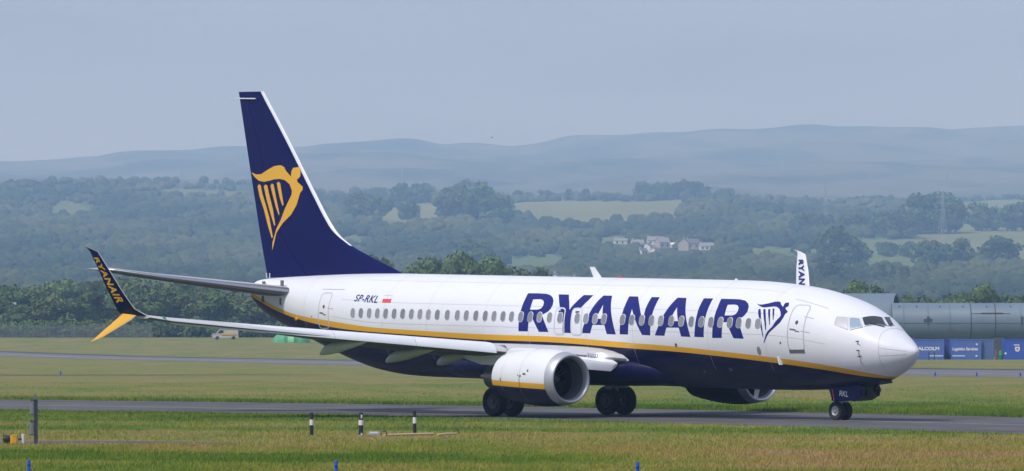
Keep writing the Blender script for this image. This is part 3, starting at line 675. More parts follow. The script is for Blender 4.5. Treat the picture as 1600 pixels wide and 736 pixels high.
# registration, flag, radome joint, panel joints
(rx0, ra0), (rx1, ra1), (rxt, rat) = MARKS['REG']
P_, F_ = text_mesh('SP-RKL', 1, .016, .16, 1.06); P_ = P_-P_.min(0); P_ /= P_.max(0); P_, F_ = fine(P_, F_, .2)
Q = np.stack([rx0+(rx1-rx0)*P_[:, 0]-.05*P_[:, 1]*0, ra0+(rat-ra0)*P_[:, 1]], 1)
part('registration', on_skin(Q, .006), F_, M['letter'], fus_o)
fl = [tuple(p) for p in MARKS['FLAG']]; midl = lambda a, b: ((a[0]+b[0])/2, (a[1]+b[1])/2)
mb = MB(); mb.add(on_skin([midl(fl[0], fl[3]), midl(fl[1], fl[2]), fl[2], fl[3]], .006), [(0, 1, 2, 3)]); mb.use(1)
skin_strip(mb, [fl[0], fl[1]], .02, .006); skin_strip(mb, [fl[1], midl(fl[1], fl[2])], .012, .006)
bpart(mb, 'flag_emblem', [M['red'], M['line']], fus_o, smooth=False, sharp=None)
mb = MB(); skin_strip(mb, [(float(np.interp(q, [.05, .63, 1.3, 2.03, 2.67], [1.41, 1.385, 1.235, 1.205, 1.215])), q) for q in np.arange(-.5, 2.75, .12)], .016)
for a_ in (1.42, 1.78): skin_strip(mb, [(1.21, a_), (.40, a_+.02)], .016)
bpart(mb, 'radome_joint', [M['line']], fus_o, smooth=False, sharp=None)
mb = MB()
for a_, x0_, x1_ in ((1.16, 5.6, 30.8), (1.60, 3.2, 31.3), (.55, 6, 30)): skin_strip(mb, [(x0_, a_), (x1_, a_)], .014, .003)
for x_ in (6.1, 9.2, 13.3, 15.9, 19.2, 21.8, 25.2, 27.9, 33.4): skin_strip(mb, [(x_, .1), (x_, 2.3)], .011, .003)
bpart(mb, 'skin_joint', [mat('faint_joint_grey', (.47, .48, .50), .5)], fus_o, smooth=False, sharp=None)
# small ports, vents and probes seen on the side
x_, a_, r_ = 6.53, 1.89, .13; mb = MB(); mb.add(on_skin([(x_+r_*.8*math.cos(k*math.pi/8), a_-r_*1.15/1.9*math.sin(k*math.pi/8)) for k in range(16)], .006), [tuple(range(16))]); bpart(mb, 'vent_port', [M['window']], fus_o, smooth=False, sharp=None)
for x_, a_, r_ in ((5.35, 1.72, .045), (10.96, 1.83, .07), (32.8, 1.72, .04), (9.9, 2.35, .06), (8.4, 2.28, .08)):
    mb = MB(); mb.add(on_skin([(x_+r_*math.cos(k*math.pi/5), a_-r_/1.9*math.sin(k*math.pi/5)) for k in range(10)], .006), [tuple(range(10))]); bpart(mb, 'vent_port', [M['dline']], fus_o, smooth=False, sharp=None)
for x_, a_ in ((1.93, 1.33), (1.88, 1.62), (1.86, 1.80)):
    p = fus(x_, a_); mb = MB(); q = p+np.array((0, .09, -.01)); mb.tube([p-np.array((0, .03, 0)), q], .022, 8).tube([q+np.array((.03, 0, 0)), q-np.array((.11, 0, 0))], [.018, .010], 8)
    bpart(mb, 'pitot_probe', [M['dark_metal']])
def blade(name, xa, xb, z0, z1, sweep, th, material, side=0):
    mb = MB(); L = []
    for k in range(2):
        f_ = k; le = xa+sweep*f_; te = xb+sweep*f_*.55 if k else xb; zz = z0+(z1-z0)*f_; tt = th*(1-.5*f_)
        L.append([(le, 0, zz), (le+(te-le)*.35, tt, zz), (te, .2*tt, zz), (te, -.2*tt, zz), (le+(te-le)*.35, -tt, zz)])
    mb.loft(L); return bpart(mb, name, [material])
blade('antenna', 17.15, 17.62, 5.30, 5.70, .42, .03, M['white'])
blade('antenna', 9.6, 9.75, 5.29, 5.36, .05, .02, M['white'])
blade('antenna', 8.35, 8.62, 1.30, .95, .12, .02, M['slat'])
mb = MB(); mb.lathe([(0, .11), (.04, .10), (.07, .05), (.08, .0)], (16.1, 0, 5.29), 'z', 16); bpart(mb, 'beacon_light', [M['beacon']])
p = fus(5.62, 1.98); mb = MB(); mb.add([p+np.array(v) for v in ((0, .04, .0), (-.13, .05, -.30), (-.18, .05, -.30), (-.06, .04, .0), (0, -.10, .0), (-.13, -.10, -.30), (-.18, -.10, -.30), (-.06, -.10, .0))], [(0, 1, 2, 3), (7, 6, 5, 4), (0, 4, 5, 1), (1, 5, 6, 2), (2, 6, 7, 3)])
bpart(mb, 'drain_mast', [M['slat']], smooth=False)
p = np.array((34.2, 1.05, 3.42)); mb = MB(); mb.tube([p, p+np.array((-.25, .22, .02))], [.10, .05], 8); bpart(mb, 'tail_scoop', [M['yellow']])

# ---- wing to body fairing
mb = MB(); L = []
for x_, w_, top_, bot_ in ((11.6, .9, 2.0, 1.5), (12.6, 1.40, 2.3, 1.37), (13.8, 1.74, 2.5, 1.29), (15.0, 1.95, 2.6, 1.25), (17, 2.08, 2.62, 1.22), (20, 2.06, 2.6, 1.22), (22, 1.94, 2.55, 1.24), (23.6, 1.7, 2.5, 1.3), (25.2, 1.0, 2.1, 1.4)):
    zc = (top_+bot_)/2; hh = (top_-bot_)/2; L.append([(x_, w_*math.copysign(abs(math.cos(k*math.pi/20))**.75, math.cos(k*math.pi/20)), zc+hh*math.copysign(abs(math.sin(k*math.pi/20))**.75, math.sin(k*math.pi/20))) for k in range(40)])
mb.loft(L); bpart(mb, 'belly_fairing', [M['navy_shaded']], sharp=None)

# ---- wings, slats, winglets, flaps
FOIL_U = [(0, 0), (.008, .16), (.03, .30), (.08, .46), (.16, .58), (.28, .65), (.42, .62), (.58, .50), (.75, .31), (.9, .13), (1, .01)]
def foil(le, te, nrm, th, under=.5, camber=.0):
    le, te, nrm = map(np.array, (le, te, nrm)); ch = te-le; pts = []
    for c, t_ in FOIL_U: pts.append(le+ch*c+nrm*th*t_)
    for c, t_ in FOIL_U[-1:0:-1]: pts.append(le+ch*c-nrm*th*t_*under)
    return pts
def S(p, sgn): return (p[0], p[1]*sgn, p[2])
def mirror_faces(F, sgn): return F if sgn > 0 else [f[::-1] for f in F]
def wing(sgn):
    sec = [((12.9, .6, 2.12), (21.4, .6, 1.98), .85), ((14.08, 1.88, 2.24), (21.45, 1.88, 2.12), .78), ((15.6, 3.6, 2.40), (21.5, 3.6, 2.28), .64), ((17.02, 5.3, 2.53), (21.55, 5.4, 2.50), .46),
           ((18.95, 8.6, 2.81), (22.5, 8.6, 2.95), .36), ((21.25, 12.6, 3.20), (23.6, 12.6, 3.34), .26), ((23.1, 15.9, 3.53), (24.6, 15.9, 3.60), .18), ((23.55, 16.62, 3.66), (24.75, 16.75, 3.64), .15)]
    L = [foil(S(a, sgn), S(b, sgn), (0, 0, 1), th) for a, b, th in sec]; mb = MB(); n_ = len(L[0]); mb.loft(L)
    nu = len(FOIL_U); fm_ = []
    for i in range(len(L)-1):
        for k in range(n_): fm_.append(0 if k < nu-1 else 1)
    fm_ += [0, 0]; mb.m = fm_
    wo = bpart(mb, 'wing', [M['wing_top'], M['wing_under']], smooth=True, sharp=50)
    # leading edge slats in four panels, drooped forward
    ys = [5.42, 8.0, 10.6, 13.2, 15.82]
    for y0_, y1_ in zip(ys[:-1], ys[1:]):
        mb = MB(); L = []
        for y_ in (y0_+.012, y1_-.012):
            f_ = (y_-5.4)/10.4; nx = 16.86+6.42*f_; zt_, zb_ = 2.86+.79*f_, 2.455+.955*f_; h_ = zt_-zb_; zc = (zt_+zb_)/2
            prof = [(1.0*h_+.18, .50), (.62*h_+.06, .43), (.34*h_, .21), (.13*h_, -.14), (.02*h_, -.42), (.03*h_, -.49), (.09*h_, -.50), (.18*h_, -.40), (.40*h_, -.05), (.66*h_+.04, .26), (.95*h_+.16, .38)]
            L.append([(nx+px_, y_*sgn, zc+pz_*h_) for px_, pz_ in prof])
        mb.loft(L); bpart(mb, 'slat', [M['slat']], wo, sharp=40)
    # inboard leading edge: Krueger panel folded out under the wing root
    mb = MB(); L = []
    for y_, x_, zt_, zb_ in ((2.15, 14.1, 2.26, 2.02), (2.35, 14.2, 2.28, 1.84), (3.3, 15.05, 2.40, 1.93), (4.0, 15.7, 2.47, 2.03)):
        L.append([(x_-.02, y_*sgn, zt_), (x_-.26, y_*sgn, zt_-.10), (x_-.30, y_*sgn, (zt_+zb_)/2), (x_-.24, y_*sgn, zb_), (x_-.16, y_*sgn, zb_), (x_-.2, y_*sgn, (zt_+zb_)/2), (x_-.12, y_*sgn, zt_-.12), (x_+.1, y_*sgn, zt_-.04)])
    mb.loft(L); bpart(mb, 'krueger_flap', [M['slat']], wo, sharp=40)
    # bright metal leading edge of the root and its landing light
    mb = MB(); L = []
    for y_, x_, z_, h_ in ((1.7, 13.86, 2.31, .20), (2.4, 14.48, 2.39, .235), (3.2, 15.2, 2.46, .23), (4.0, 15.88, 2.53, .215), (5.05, 16.76, 2.62, .20)):
        L.append([(x_+.55, y_*sgn, z_+h_), (x_+.2, y_*sgn, z_+h_*.78), (x_+.05, y_*sgn, z_+h_*.45), (x_-.02, y_*sgn, z_), (x_+.04, y_*sgn, z_-h_*.4), (x_+.2, y_*sgn, z_-h_*.66), (x_+.55, y_*sgn, z_-h_*.8)])
    mb.loft(L, closed=False, caps=False); bpart(mb, 'leading_edge', [M['wing_top']], wo, sharp=50)
    mb = MB(); q = np.array((14.33, 2.44*sgn, 2.40))
    mb.lathe([(-.05, 0), (-.045, .05), (-.02, .085), (.03, .10), (.1, .10)], tuple(q), 'x', 16); bpart(mb, 'landing_light', [M['light_glass']], wo)
    for k in range(5):
        mb = MB().box((14.44+.062*k, (2.58+.07*k)*sgn, 2.40+.008*k), (.06, .035, .15)); bpart(mb, 'light_louvre', [M['line']], wo, smooth=False)
    # trailing flaps
    for (y0_, y1_, t0, t1, z0_, z1_) in ((2.2, 5.2, 21.3, 21.4, 2.18, 2.48), (5.6, 11.6, 21.5, 23.2, 2.56, 3.22)):
        mb = MB(); L = [foil((t0-.7, y0_*sgn, z0_), (t0+.7, y0_*sgn, z0_-.18), (0, 0, 1), .16), foil((t1-.6, y1_*sgn, z1_), (t1+.45, y1_*sgn, z1_-.08), (0, 0, 1), .12)]
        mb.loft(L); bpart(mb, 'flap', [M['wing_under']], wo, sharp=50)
    # flap track fairings
    for (xt, y_, zt_, ln, zw) in ((22.25, 9.55, 2.32, 2.7, 2.78), (21.76, 6.75, 2.03, 2.9, 2.52), (21.42, 4.5, 1.95, 2.2, 2.36)):
        mb = MB(); L = []
        for f_, hw, hh, dz in ((0, .03, .05, .02), (.02, .06, .09, .05), (.10, .10, .17, .17), (.22, .15, .215, .27), (.42, .17, .20, .36), (.66, .14, .15, .50), (.88, .08, .08, .60), (1, .02, .02, .66)):
            zc = zt_+dz*(zw-zt_)/.6; L.append([(xt-ln*f_, y_*sgn+hw*math.cos(k*math.pi/8), zc+hh*math.sin(k*math.pi/8)) for k in range(16)])
        mb.loft(L); bpart(mb, 'flap_fairing', [M['fairing']], wo, sharp=60)
    # winglet: swept blade curving up from the tip, and the lower blade
    LE, TE = [np.array(p) for p in MARKS['WL_LE']], [np.array(p) for p in MARKS['WL_TE']]
    LE = [np.array((23.5, 16.5, 3.66))]+LE[1:]; TE = [np.array((24.72, 16.6, 3.66))]+[np.array((24.86, 16.95, 3.76))]+TE[2:]
    L = []
    for i in range(len(LE)):
        a, b = LE[max(i-1, 0)], LE[min(i+1, len(LE)-1)]; sp = (b-a)*np.array((0, 1, 1)); sp /= np.linalg.norm(sp); nr = np.array((0, -sp[2], sp[1]))
        ch = np.linalg.norm(TE[i]-LE[i]); L.append(foil(S(LE[i], sgn), S(TE[i], sgn), S(nr, sgn), max(.012, ch*.085)))
    mb = MB(); n_ = len(L[0]); mb.loft(L); nu = len(FOIL_U); fm_ = []
    for i in range(len(L)-1):
        for k in range(n_):
            edge = k in (0, 1, n_-1, n_-2); fm_.append(2 if edge or i == 0 else (0 if k < nu-1 else 1))
    mb.m = fm_+[1, 1]
    wl_ = bpart(mb, 'winglet', [M['white'], M['navy'], M['wing_top']], wo, sharp=50)
    l, t_ = [np.array(p) for p in MARKS['LOW_LE']], [np.array(p) for p in MARKS['LOW_TE']]
    L = []
    for i in range(len(l)):
        sp = np.array((0, .3, -1.)); nr = np.array((0, 1., .3))/1.044; ch = np.linalg.norm(t_[i]-l[i]); L.append(foil(S(l[i], sgn), S(t_[i], sgn), S(nr, sgn), max(.01, .085*ch)))
    mb = MB(); n_ = len(L[0]); mb.loft(L); fm_ = []
    for i in range(len(L)-1):
        for k in range(n_): fm_.append(1 if k in (0, 1, n_-1, n_-2) else 0)
    mb.m = fm_+[0, 0]; bpart(mb, 'lower_winglet', [M['yellow'], M['slat']], wo, sharp=50)
    mb = MB(); mb.lathe([(-.04, 0), (-.02, .03), (.03, .04), (.12, .03)], (23.25, 16.15*sgn, 3.66), 'x', 10); bpart(mb, 'navigation_light', [M['green_light'] if sgn > 0 else M['beacon']], wo)
    # lettering down the winglet: outside on the starboard blade, inside on the port one, as seen
    P_, F_ = text_mesh('RYANAIR', 1, .032, .0, 1.12); P_ = P_-P_.min(0); P_ /= P_.max(0); P_, F_ = fine(P_, F_, .25)
    lei, tei = np.array([LE[i] for i in (2, 3, 4, 5)]), np.array([TE[i] for i in (2, 3, 4, 5)])
    sz = lei[:, 2]; zt_ = 5.84; zb_ = 4.16
    s_ = zt_+(zb_-zt_)*P_[:, 0]; f_ = .25+.48*(1-P_[:, 1])
    def at(s, f):
        a = np.stack([np.interp(s, lei[:, 2], lei[:, k]) for k in range(3)], 1); b = np.stack([np.interp(s, tei[:, 2], tei[:, k]) for k in range(3)], 1); return a+(b-a)*f[:, None]
    q = at(s_, f_); side = 1 if sgn > 0 else -1
    q[:, 1] += side*.065; q[:, 1] *= sgn
    part('winglet_lettering', q, F_, M['yellow'] if sgn > 0 else M['letter'], wl_)
    return wo
wing(1); PORT_FLEX[0] = True; wing(-1); PORT_FLEX[0] = False

# ---- tail
zz = np.concatenate([np.arange(5.05, 7.6, .12), np.arange(7.7, 12.5, .3), [12.57]])
cs = [0, .004, .015, None, .08, .16, .27, .40, .55, .68]
def fin_grid(cvals, z_list):
    V = []; 
    for z_ in z_list:
        le, te = float(FIN_LE(z_)), float(FIN_TE(z_)); sw = .15*np.clip((z_-6.25)/.8, .0, 1)+.012
        row = [(sw/(te-le) if c is None else c) for c in cvals]
        row = sorted(row); V.append([(le+(te-le)*c, float(fin_half(le+(te-le)*c, z_)), z_) for c in row])
    return V
def fin_part(name, cvals, mats, white_cols=()):
    G = fin_grid(cvals, zz); n_ = len(cvals); V = []; F = []; fm_ = []
    for sgn in (1, -1):
        k0 = len(V); V += [(p[0], p[1]*sgn, p[2]) for r in G for p in r]
        for i in range(len(zz)-1):
            for k in range(n_-1):
                f = (k0+i*n_+k, k0+i*n_+k+1, k0+(i+1)*n_+k+1, k0+(i+1)*n_+k); F.append(f if sgn > 0 else f[::-1])
                fm_.append(1 if k in white_cols and zz[i] > 6.28 and zz[i] < 12.3 else 0)
    top = (len(zz)-1)*n_; h_ = len(V)//2
    F.append(tuple(range(top, top+n_))+tuple(range(h_+top+n_-1, h_+top-1, -1))); fm_.append(0)
    for k in (0, n_-1):   # close the two ends
        for i in range(len(zz)-1): F.append((i*n_+k, (i+1)*n_+k, h_+(i+1)*n_+k, h_+i*n_+k)); fm_.append(1 if k == 0 and white_cols and zz[i] > 6.28 else 0)
    return part(name, V, F, mats, fm=fm_, sharp=40)
fin = fin_part('tail_fin', [0, .004, .012, None, .09, .17, .27, .38, .5, .62, .70], [M['navy'], M['white']], (0, 1, 2))
rud = fin_part('rudder', [.706, .78, .86, .93, 1.0], [M['navy']])
V = []; F = []
for loop in MARKS['FIN_HARP']:
    P_, F_ = fine(*poly([[tuple(p) for p in loop]]), .35); k = len(V)
    V += [(p[0], float(fin_half(p[0], p[1]))+.012, p[1]) for p in P_]; F += [tuple(i+k for i in f) for f in F_]
part('harp_emblem', V, F, M['yellow'], fin)
mb = MB(); mb.tube([(38.2, .13, 12.28), (39.5, .06, 12.30)], .028, 6); bpart(mb, 'static_rod', [M['white']], rud)
for x_ in (37.55, 37.75): 
    mb = MB(); mb.tube([(x_-.4, .12, 5.02), (x_-.42, .14, 5.22)], .022, 6); bpart(mb, 'vortex_tab', [M['white']], fus_o)
for sgn in (1, -1):
    mb = MB(); L = [foil((34.15, .3*sgn, 4.42), (38.1, .3*sgn, 4.42), (0, 0, 1), .50), foil((34.72, .95*sgn, 4.46), (38.3, .95*sgn, 4.46), (0, 0, 1), .44), foil((37.3, 5.4*sgn, 5.02), (39.4, 5.4*sgn, 5.02), (0, 0, 1), .24), foil((38.35, 7.0*sgn, 5.27), (39.8, 7.05*sgn, 5.28), (0, 0, 1), .16), foil((38.8, 7.22*sgn, 5.31), (39.9, 7.25*sgn, 5.32), (0, 0, 1), .07)]
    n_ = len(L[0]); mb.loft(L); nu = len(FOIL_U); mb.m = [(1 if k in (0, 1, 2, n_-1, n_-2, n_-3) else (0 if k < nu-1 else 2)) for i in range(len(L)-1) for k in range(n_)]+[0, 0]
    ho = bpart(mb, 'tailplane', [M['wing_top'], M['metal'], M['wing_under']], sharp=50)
    for dz, dx in ((.36, 35.3), (-.36, 35.3), (.30, 36.9), (-.28, 36.9)):
        q = MB(); p = fus(dx, 1.25 if dz > 0 else 1.75); q.box((dx, (p[1]+.0)*sgn, 4.46+dz), (.16, .05, .26)); bpart(q, 'trim_mark', [M['dline']], ho, smooth=False)

# ---- engines
def engine(sgn):
    c = (0, 4.83*sgn, 1.56)
    mb = MB(); mb.lathe([(13.74, 1.015), (13.74, 1.018), (14.2, 1.075), (14.8, 1.10), (15.4, 1.075), (16.0, 1.01), (16.5, .935), (16.86, .87), (16.86, .84), (16.5, .80), (16.1, .72)], c, 'x', 72, botscale=.94)
    P_ = np.array(mb.v); slope = .025*(P_[:, 0]-13.4)
    no = bpart(mb, 'engine', [M['nac_livery']], sharp=60, attrs={'above_top': P_[:, 2]-(1.385+slope), 'above_bottom': P_[:, 2]-(1.185+slope)})
    mb = MB(); mb.lathe([(14.2, .775), (13.85, .775), (13.6, .785), (13.46, .81), (13.38, .85), (13.355, .885), (13.38, .92), (13.46, .957), (13.6, .993), (13.738, 1.013)], c, 'x', 72, botscale=.94)
    mb.m = [1 if i < 72*2 else 0 for i in range(len(mb.f))]; bpart(mb, 'inlet_lip', [M['lip'], M['duct']], no, sharp=None)
    mb = MB(); mb.lathe([(14.2, .775), (14.75, .775), (14.75, .2)], c, 'x', 48, botscale=.94); bpart(mb, 'inlet_duct', [M['black']], no)
    mb = MB()
    for k in range(24):
        a0_ = 2*math.pi*k/24; rows = []
        for r_, tw in ((.24, .16), (.45, .13), (.62, .10), (.765, .085)):
            for s2 in (-1, 1): rows.append((14.56+s2*.06, c[1]+r_*math.cos(a0_+s2*tw/r_*.45), c[2]+r_*math.sin(a0_+s2*tw/r_*.45)))
        mb.add(rows, [(0, 1, 3, 2), (2, 3, 5, 4), (4, 5, 7, 6)])
    bpart(mb, 'fan', [M['fan']], no, sharp=None)
    mb = MB(); mb.lathe([(14.02, .0), (14.05, .04), (14.2, .13), (14.38, .21), (14.56, .255)], c, 'x', 32); bpart(mb, 'spinner', [M['duct']], no, sharp=None)
    mb = MB(); mb.lathe([(16.3, .66), (16.9, .60), (17.4, .52), (17.85, .44), (17.85, .41), (17.5, .36)], c, 'x', 40).lathe([(17.6, .30), (18.0, .22), (18.45, .06), (18.5, 0)], c, 'x', 32); bpart(mb, 'exhaust_nozzle', [M['nozzle']], no)
    mb = MB(); L = []
    for x_, hw, zb_, zt_ in ((14.9, .04, 2.45, 2.60), (15.5, .14, 2.40, 2.66), (16.3, .19, 2.2, 2.66), (17.3, .20, 2.0, 2.58), (18.3, .15, 2.0, 2.45), (19.4, .03, 2.2, 2.4)):
        L.append([(x_, c[1]+hw, zb_), (x_, c[1]+hw, zt_-.05), (x_, c[1]+hw*.5, zt_), (x_, c[1]-hw*.5, zt_), (x_, c[1]-hw, zt_-.05), (x_, c[1]-hw, zb_)])
    mb.loft(L); bpart(mb, 'pylon', [M['slat']], no, sharp=40)
    # latch line, cowl joints and small stencil marks
    mb = MB()
    def ring(x_, a0_, a1_, w_):
        pts = []
        prof = [(13.74, 1.018), (14.2, 1.075), (14.8, 1.10), (15.4, 1.075), (16.0, 1.01), (16.5, .935), (16.86, .87)]
        for k in range(25):
            a_ = a0_+(a1_-a0_)*k/24
            for e in (-w_/2, w_/2):
                r_ = np.interp(x_+e, [p[0] for p in prof], [p[1] for p in prof])+.008; zq = r_*math.sin(a_); zq *= .94 if zq < 0 else 1; pts.append((x_+e, c[1]+r_*math.cos(a_), c[2]+zq))
        mb.add(pts, [(2*i, 2*i+1, 2*i+3, 2*i+2) for i in range(24)])
    if sgn > 0: ring(15.05, R(5), R(-75), .03); mb.use(1); ring(15.06, R(5), R(88), .012); ring(16.2, R(-30), R(80), .012); mb.use(0)
    else: ring(15.05, R(185), R(255), .03)
    s3 = 1 if sgn > 0 else -1
    for x_, dz, wd, hh in ((14.78, .18, .16, .07), (15.0, .10, .10, .06), (15.14, .13, .05, .05), (14.62, .30, .08, .09), (16.25, -.06, .05, .12)):
        r_ = np.interp(x_, [13.74, 14.2, 14.8, 15.4, 16.0, 16.5], [1.018, 1.075, 1.10, 1.075, 1.01, .935])+.012; yq = math.sqrt(r_*r_-dz*dz); mb.add([(x_-wd/2, c[1]+s3*yq, c[2]+dz-hh/2), (x_+wd/2, c[1]+s3*(yq-.004), c[2]+dz-hh/2), (x_+wd/2, c[1]+s3*(yq-.008), c[2]+dz+hh/2), (x_-wd/2, c[1]+s3*(yq-.006), c[2]+dz+hh/2)], [(0, 1, 2, 3)])
    bpart(mb, 'cowl_latch', [M['dline'], M['frame']], no, smooth=False, sharp=None)
    return no
engine(1); engine(-1)

# ---- landing gear
def wheel(x_, y_, z_, r_, w_, parent, hub, sgn):
    mb = MB(); h_ = w_/2
    mb.lathe([(-h_*.62, r_*.52), (-h_*.8, r_*.60), (-h_, r_*.78), (-h_*.86, r_*.93), (-h_*.55, r_*.99), (0, r_), (h_*.55, r_*.99), (h_*.86, r_*.93), (h_, r_*.78), (h_*.8, r_*.60), (h_*.62, r_*.52)], (x_, y_, z_), 'y', 36)
    mb.use(1)
    for s2 in (-1, 1): mb.lathe([(s2*h_*.62, r_*.53), (s2*h_*.74, r_*.50), (s2*h_*.60, r_*.44), (s2*h_*.42, r_*.34), (s2*h_*.45, r_*.16), (s2*h_*.72, r_*.13), (s2*h_*.74, 0)], (x_, y_, z_), 'y', 28)
    mb.use(2)
    for s2 in (-1, 1):
        for k in range(8):
            a_ = k*math.pi/4; mb.lathe([(s2*h_*.47, r_*.06), (s2*h_*.40, 0)], (x_+r_*.26*math.cos(a_), y_, z_+r_*.26*math.sin(a_)), 'y', 8)
    return bpart(mb, 'wheel', [M['rubber'], hub, M['black']], parent, sharp=40)
for sgn in (1, -1):
    xg, yg = 19.45, 2.86*sgn; mb = MB()
    mb.tube([(xg, yg, .56), (xg, yg, 1.2)], .09, 14).tube([(xg, yg, 1.15), (xg-.02, yg+.05*sgn, 2.4)], .15, 14).tube([(xg, yg-.5, .56), (xg, yg+.5, .56)], .075, 12)
    mb.tube([(xg, yg, 1.3), (xg+.1, yg-1.3*sgn, 2.0)], .06, 10).tube([(xg+.15, yg, .75), (xg+.36, yg, 1.05), (xg+.14, yg, 1.4)], .045, 8)
    go = bpart(mb, 'main_landing_gear', [M['strut']])
    for s2 in (-1, 1): wheel(xg, yg+.43*s2, .56, .56, .40, go, M['hub_dark'], s2)
    mb = MB(); mb.loft([[(xg-.42, yg+.20*sgn, 1.05), (xg+.42, yg+.20*sgn, 1.05), (xg+.42, yg+.23*sgn, 1.05), (xg-.42, yg+.23*sgn, 1.05)], [(xg-.5, yg+.30*sgn, 2.1), (xg+.5, yg+.30*sgn, 2.1), (xg+.5, yg+.33*sgn, 2.1), (xg-.5, yg+.33*sgn, 2.1)]]); bpart(mb, 'gear_door', [M['slat']], go, smooth=False)
    mb = MB(); mb.loft([[(xg-.2, yg-.75*sgn, 1.0), (xg-.45, yg-.62*sgn, 1.0), (xg-.45, yg-.60*sgn, 1.0), (xg-.2, yg-.73*sgn, 1.0)], [(xg-.45, yg-.95*sgn, 1.45), (xg-.75, yg-.8*sgn, 1.45), (xg-.75, yg-.78*sgn, 1.45), (xg-.45, yg-.93*sgn, 1.45)]]); bpart(mb, 'gear_door', [M['slat']], go, smooth=False)
xg, zg = 4.08, .305; mb = MB()
mb.tube([(xg, 0, zg+.34), (xg-.02, 0, zg+.75)], .06, 12).tube([(xg-.02, 0, zg+.7), (xg-.12, 0, 1.7)], .10, 12).tube([(xg, -.3, zg+.34), (xg, .3, zg+.34)], .05, 10).tube([(xg+.06, 0, zg+.45), (xg+.28, 0, zg+.62), (xg+.02, 0, zg+.85)], .035, 8)
mb.tube([(xg-.05, 0, zg+.9), (xg-1.1, 0, 1.5)], .05, 8).box((xg-.12, 0, zg+.72), (.12, .34, .14)).box((xg+.2, 0, zg+.72), (.5, .1, .06))
go = bpart(mb, 'nose_landing_gear', [M['strut']])
for s2 in (1, -1): wheel(xg, .215*s2, zg+.338, .342, .20, go, M['hub'] if s2 > 0 else M['hub_dark'], s2)
DP = [(4.26, 1.50), (4.17, 1.34), (4.02, 1.0), (3.86, .985), (2.95, 1.05), (2.55, 1.24), (2.48, 1.46), (2.62, 1.68)]
for s2 in (1, -1):
    mb = MB(); yi, yo = .44*s2, .475*s2
    mb.add([(a, yo, b) for a, b in DP]+[(a, yi, b) for a, b in DP], [tuple(range(8))]); mb.use(1).add([(a, yi, b) for a, b in DP], [tuple(range(7, -1, -1))]); mb.use(0).add([(a, yo, b) for a, b in DP]+[(a, yi, b) for a, b in DP], [(i, (i+1) % 8, 8+(i+1) % 8, 8+i) for i in range(8)])
    if s2 < 0:
        mb.use(2)
        for a_, b_ in ((2.62, 1.34), (2.75, 1.48), (3.2, 1.3), (3.6, 1.25)): mb.box((a_, yi+.02, b_), (.08, .05, .22))
    do = bpart(mb, 'nose_gear_door', [M['navy'], M['wing_under'], M['black']], go, smooth=False)
    if s2 > 0:
        P_, F_ = text_mesh('RKL', 1, .02, .12); P_ = P_-P_.min(0); P_ /= P_.max(0)
        part('door_lettering', [(3.66-.46*p[0], .482, 1.20+.20*p[1]-.03*p[0]) for p in P_], F_, M['white'], do, smooth=False)
        mb = MB(); mb.add([(4.06, .482, 1.44), (4.02, .482, 1.44), (3.90, .482, 1.03), (3.94, .482, 1.03)], [(0, 1, 2, 3)]); bpart(mb, 'door_stripe', [M['red']], do, smooth=False)
mb = MB(); mb.add([(3.3, -.40, 1.52), (1.75, -.34, 1.71), (1.75, .34, 1.71), (3.3, .40, 1.52), (3.3, -.4, 1.62), (1.75, -.3, 1.8), (1.75, .3, 1.8), (3.3, .4, 1.62)], [(0, 1, 2, 3), (4, 7, 6, 5), (0, 3, 7, 4), (1, 5, 6, 2), (0, 4, 5, 1), (3, 2, 6, 7)]); bpart(mb, 'gear_bay', [M['black']], fus_o, smooth=False)
mb = MB(); mb.lathe([(-.03, 0), (-.02, .07), (.03, .085), (.1, .06)], (xg-.2, 0, zg+.98), 'x', 14); bpart(mb, 'taxi_light', [M['glass_sky']], go)

# ================================================================ vegetation
def leaf_mat(name, dark, light, warm):
    m = mat(name, light, .75, spec=.2); t = NT(m)
    a = t.new('Attribute', attribute_name='tone').outputs['Fac']; oi = t.new('ObjectInfo').outputs['Random']
    c = t.ramp(a, [(0, dark), (.55, light), (1, warm)])
    hs = t.new('HueSaturation'); t.link(c, hs.inputs['Color'])
    t.link(t.math('ADD', t.math('MULTIPLY', oi, .05), .475), hs.inputs['Hue']); t.link(t.math('ADD', t.math('MULTIPLY', oi, .5), .75), hs.inputs['Value'])
    t.link(hs.outputs[0], t.b.inputs['Base Color']); return m
M['leaf'] = leaf_mat('broadleaf_foliage', (.038, .068, .018), (.075, .120, .030), (.120, .155, .048))
M['leaf_pale'] = leaf_mat('pale_foliage', (.060, .100, .030), (.110, .160, .048), (.150, .185, .070))
M['bark'] = mat('bark', (.09, .075, .06), .9)

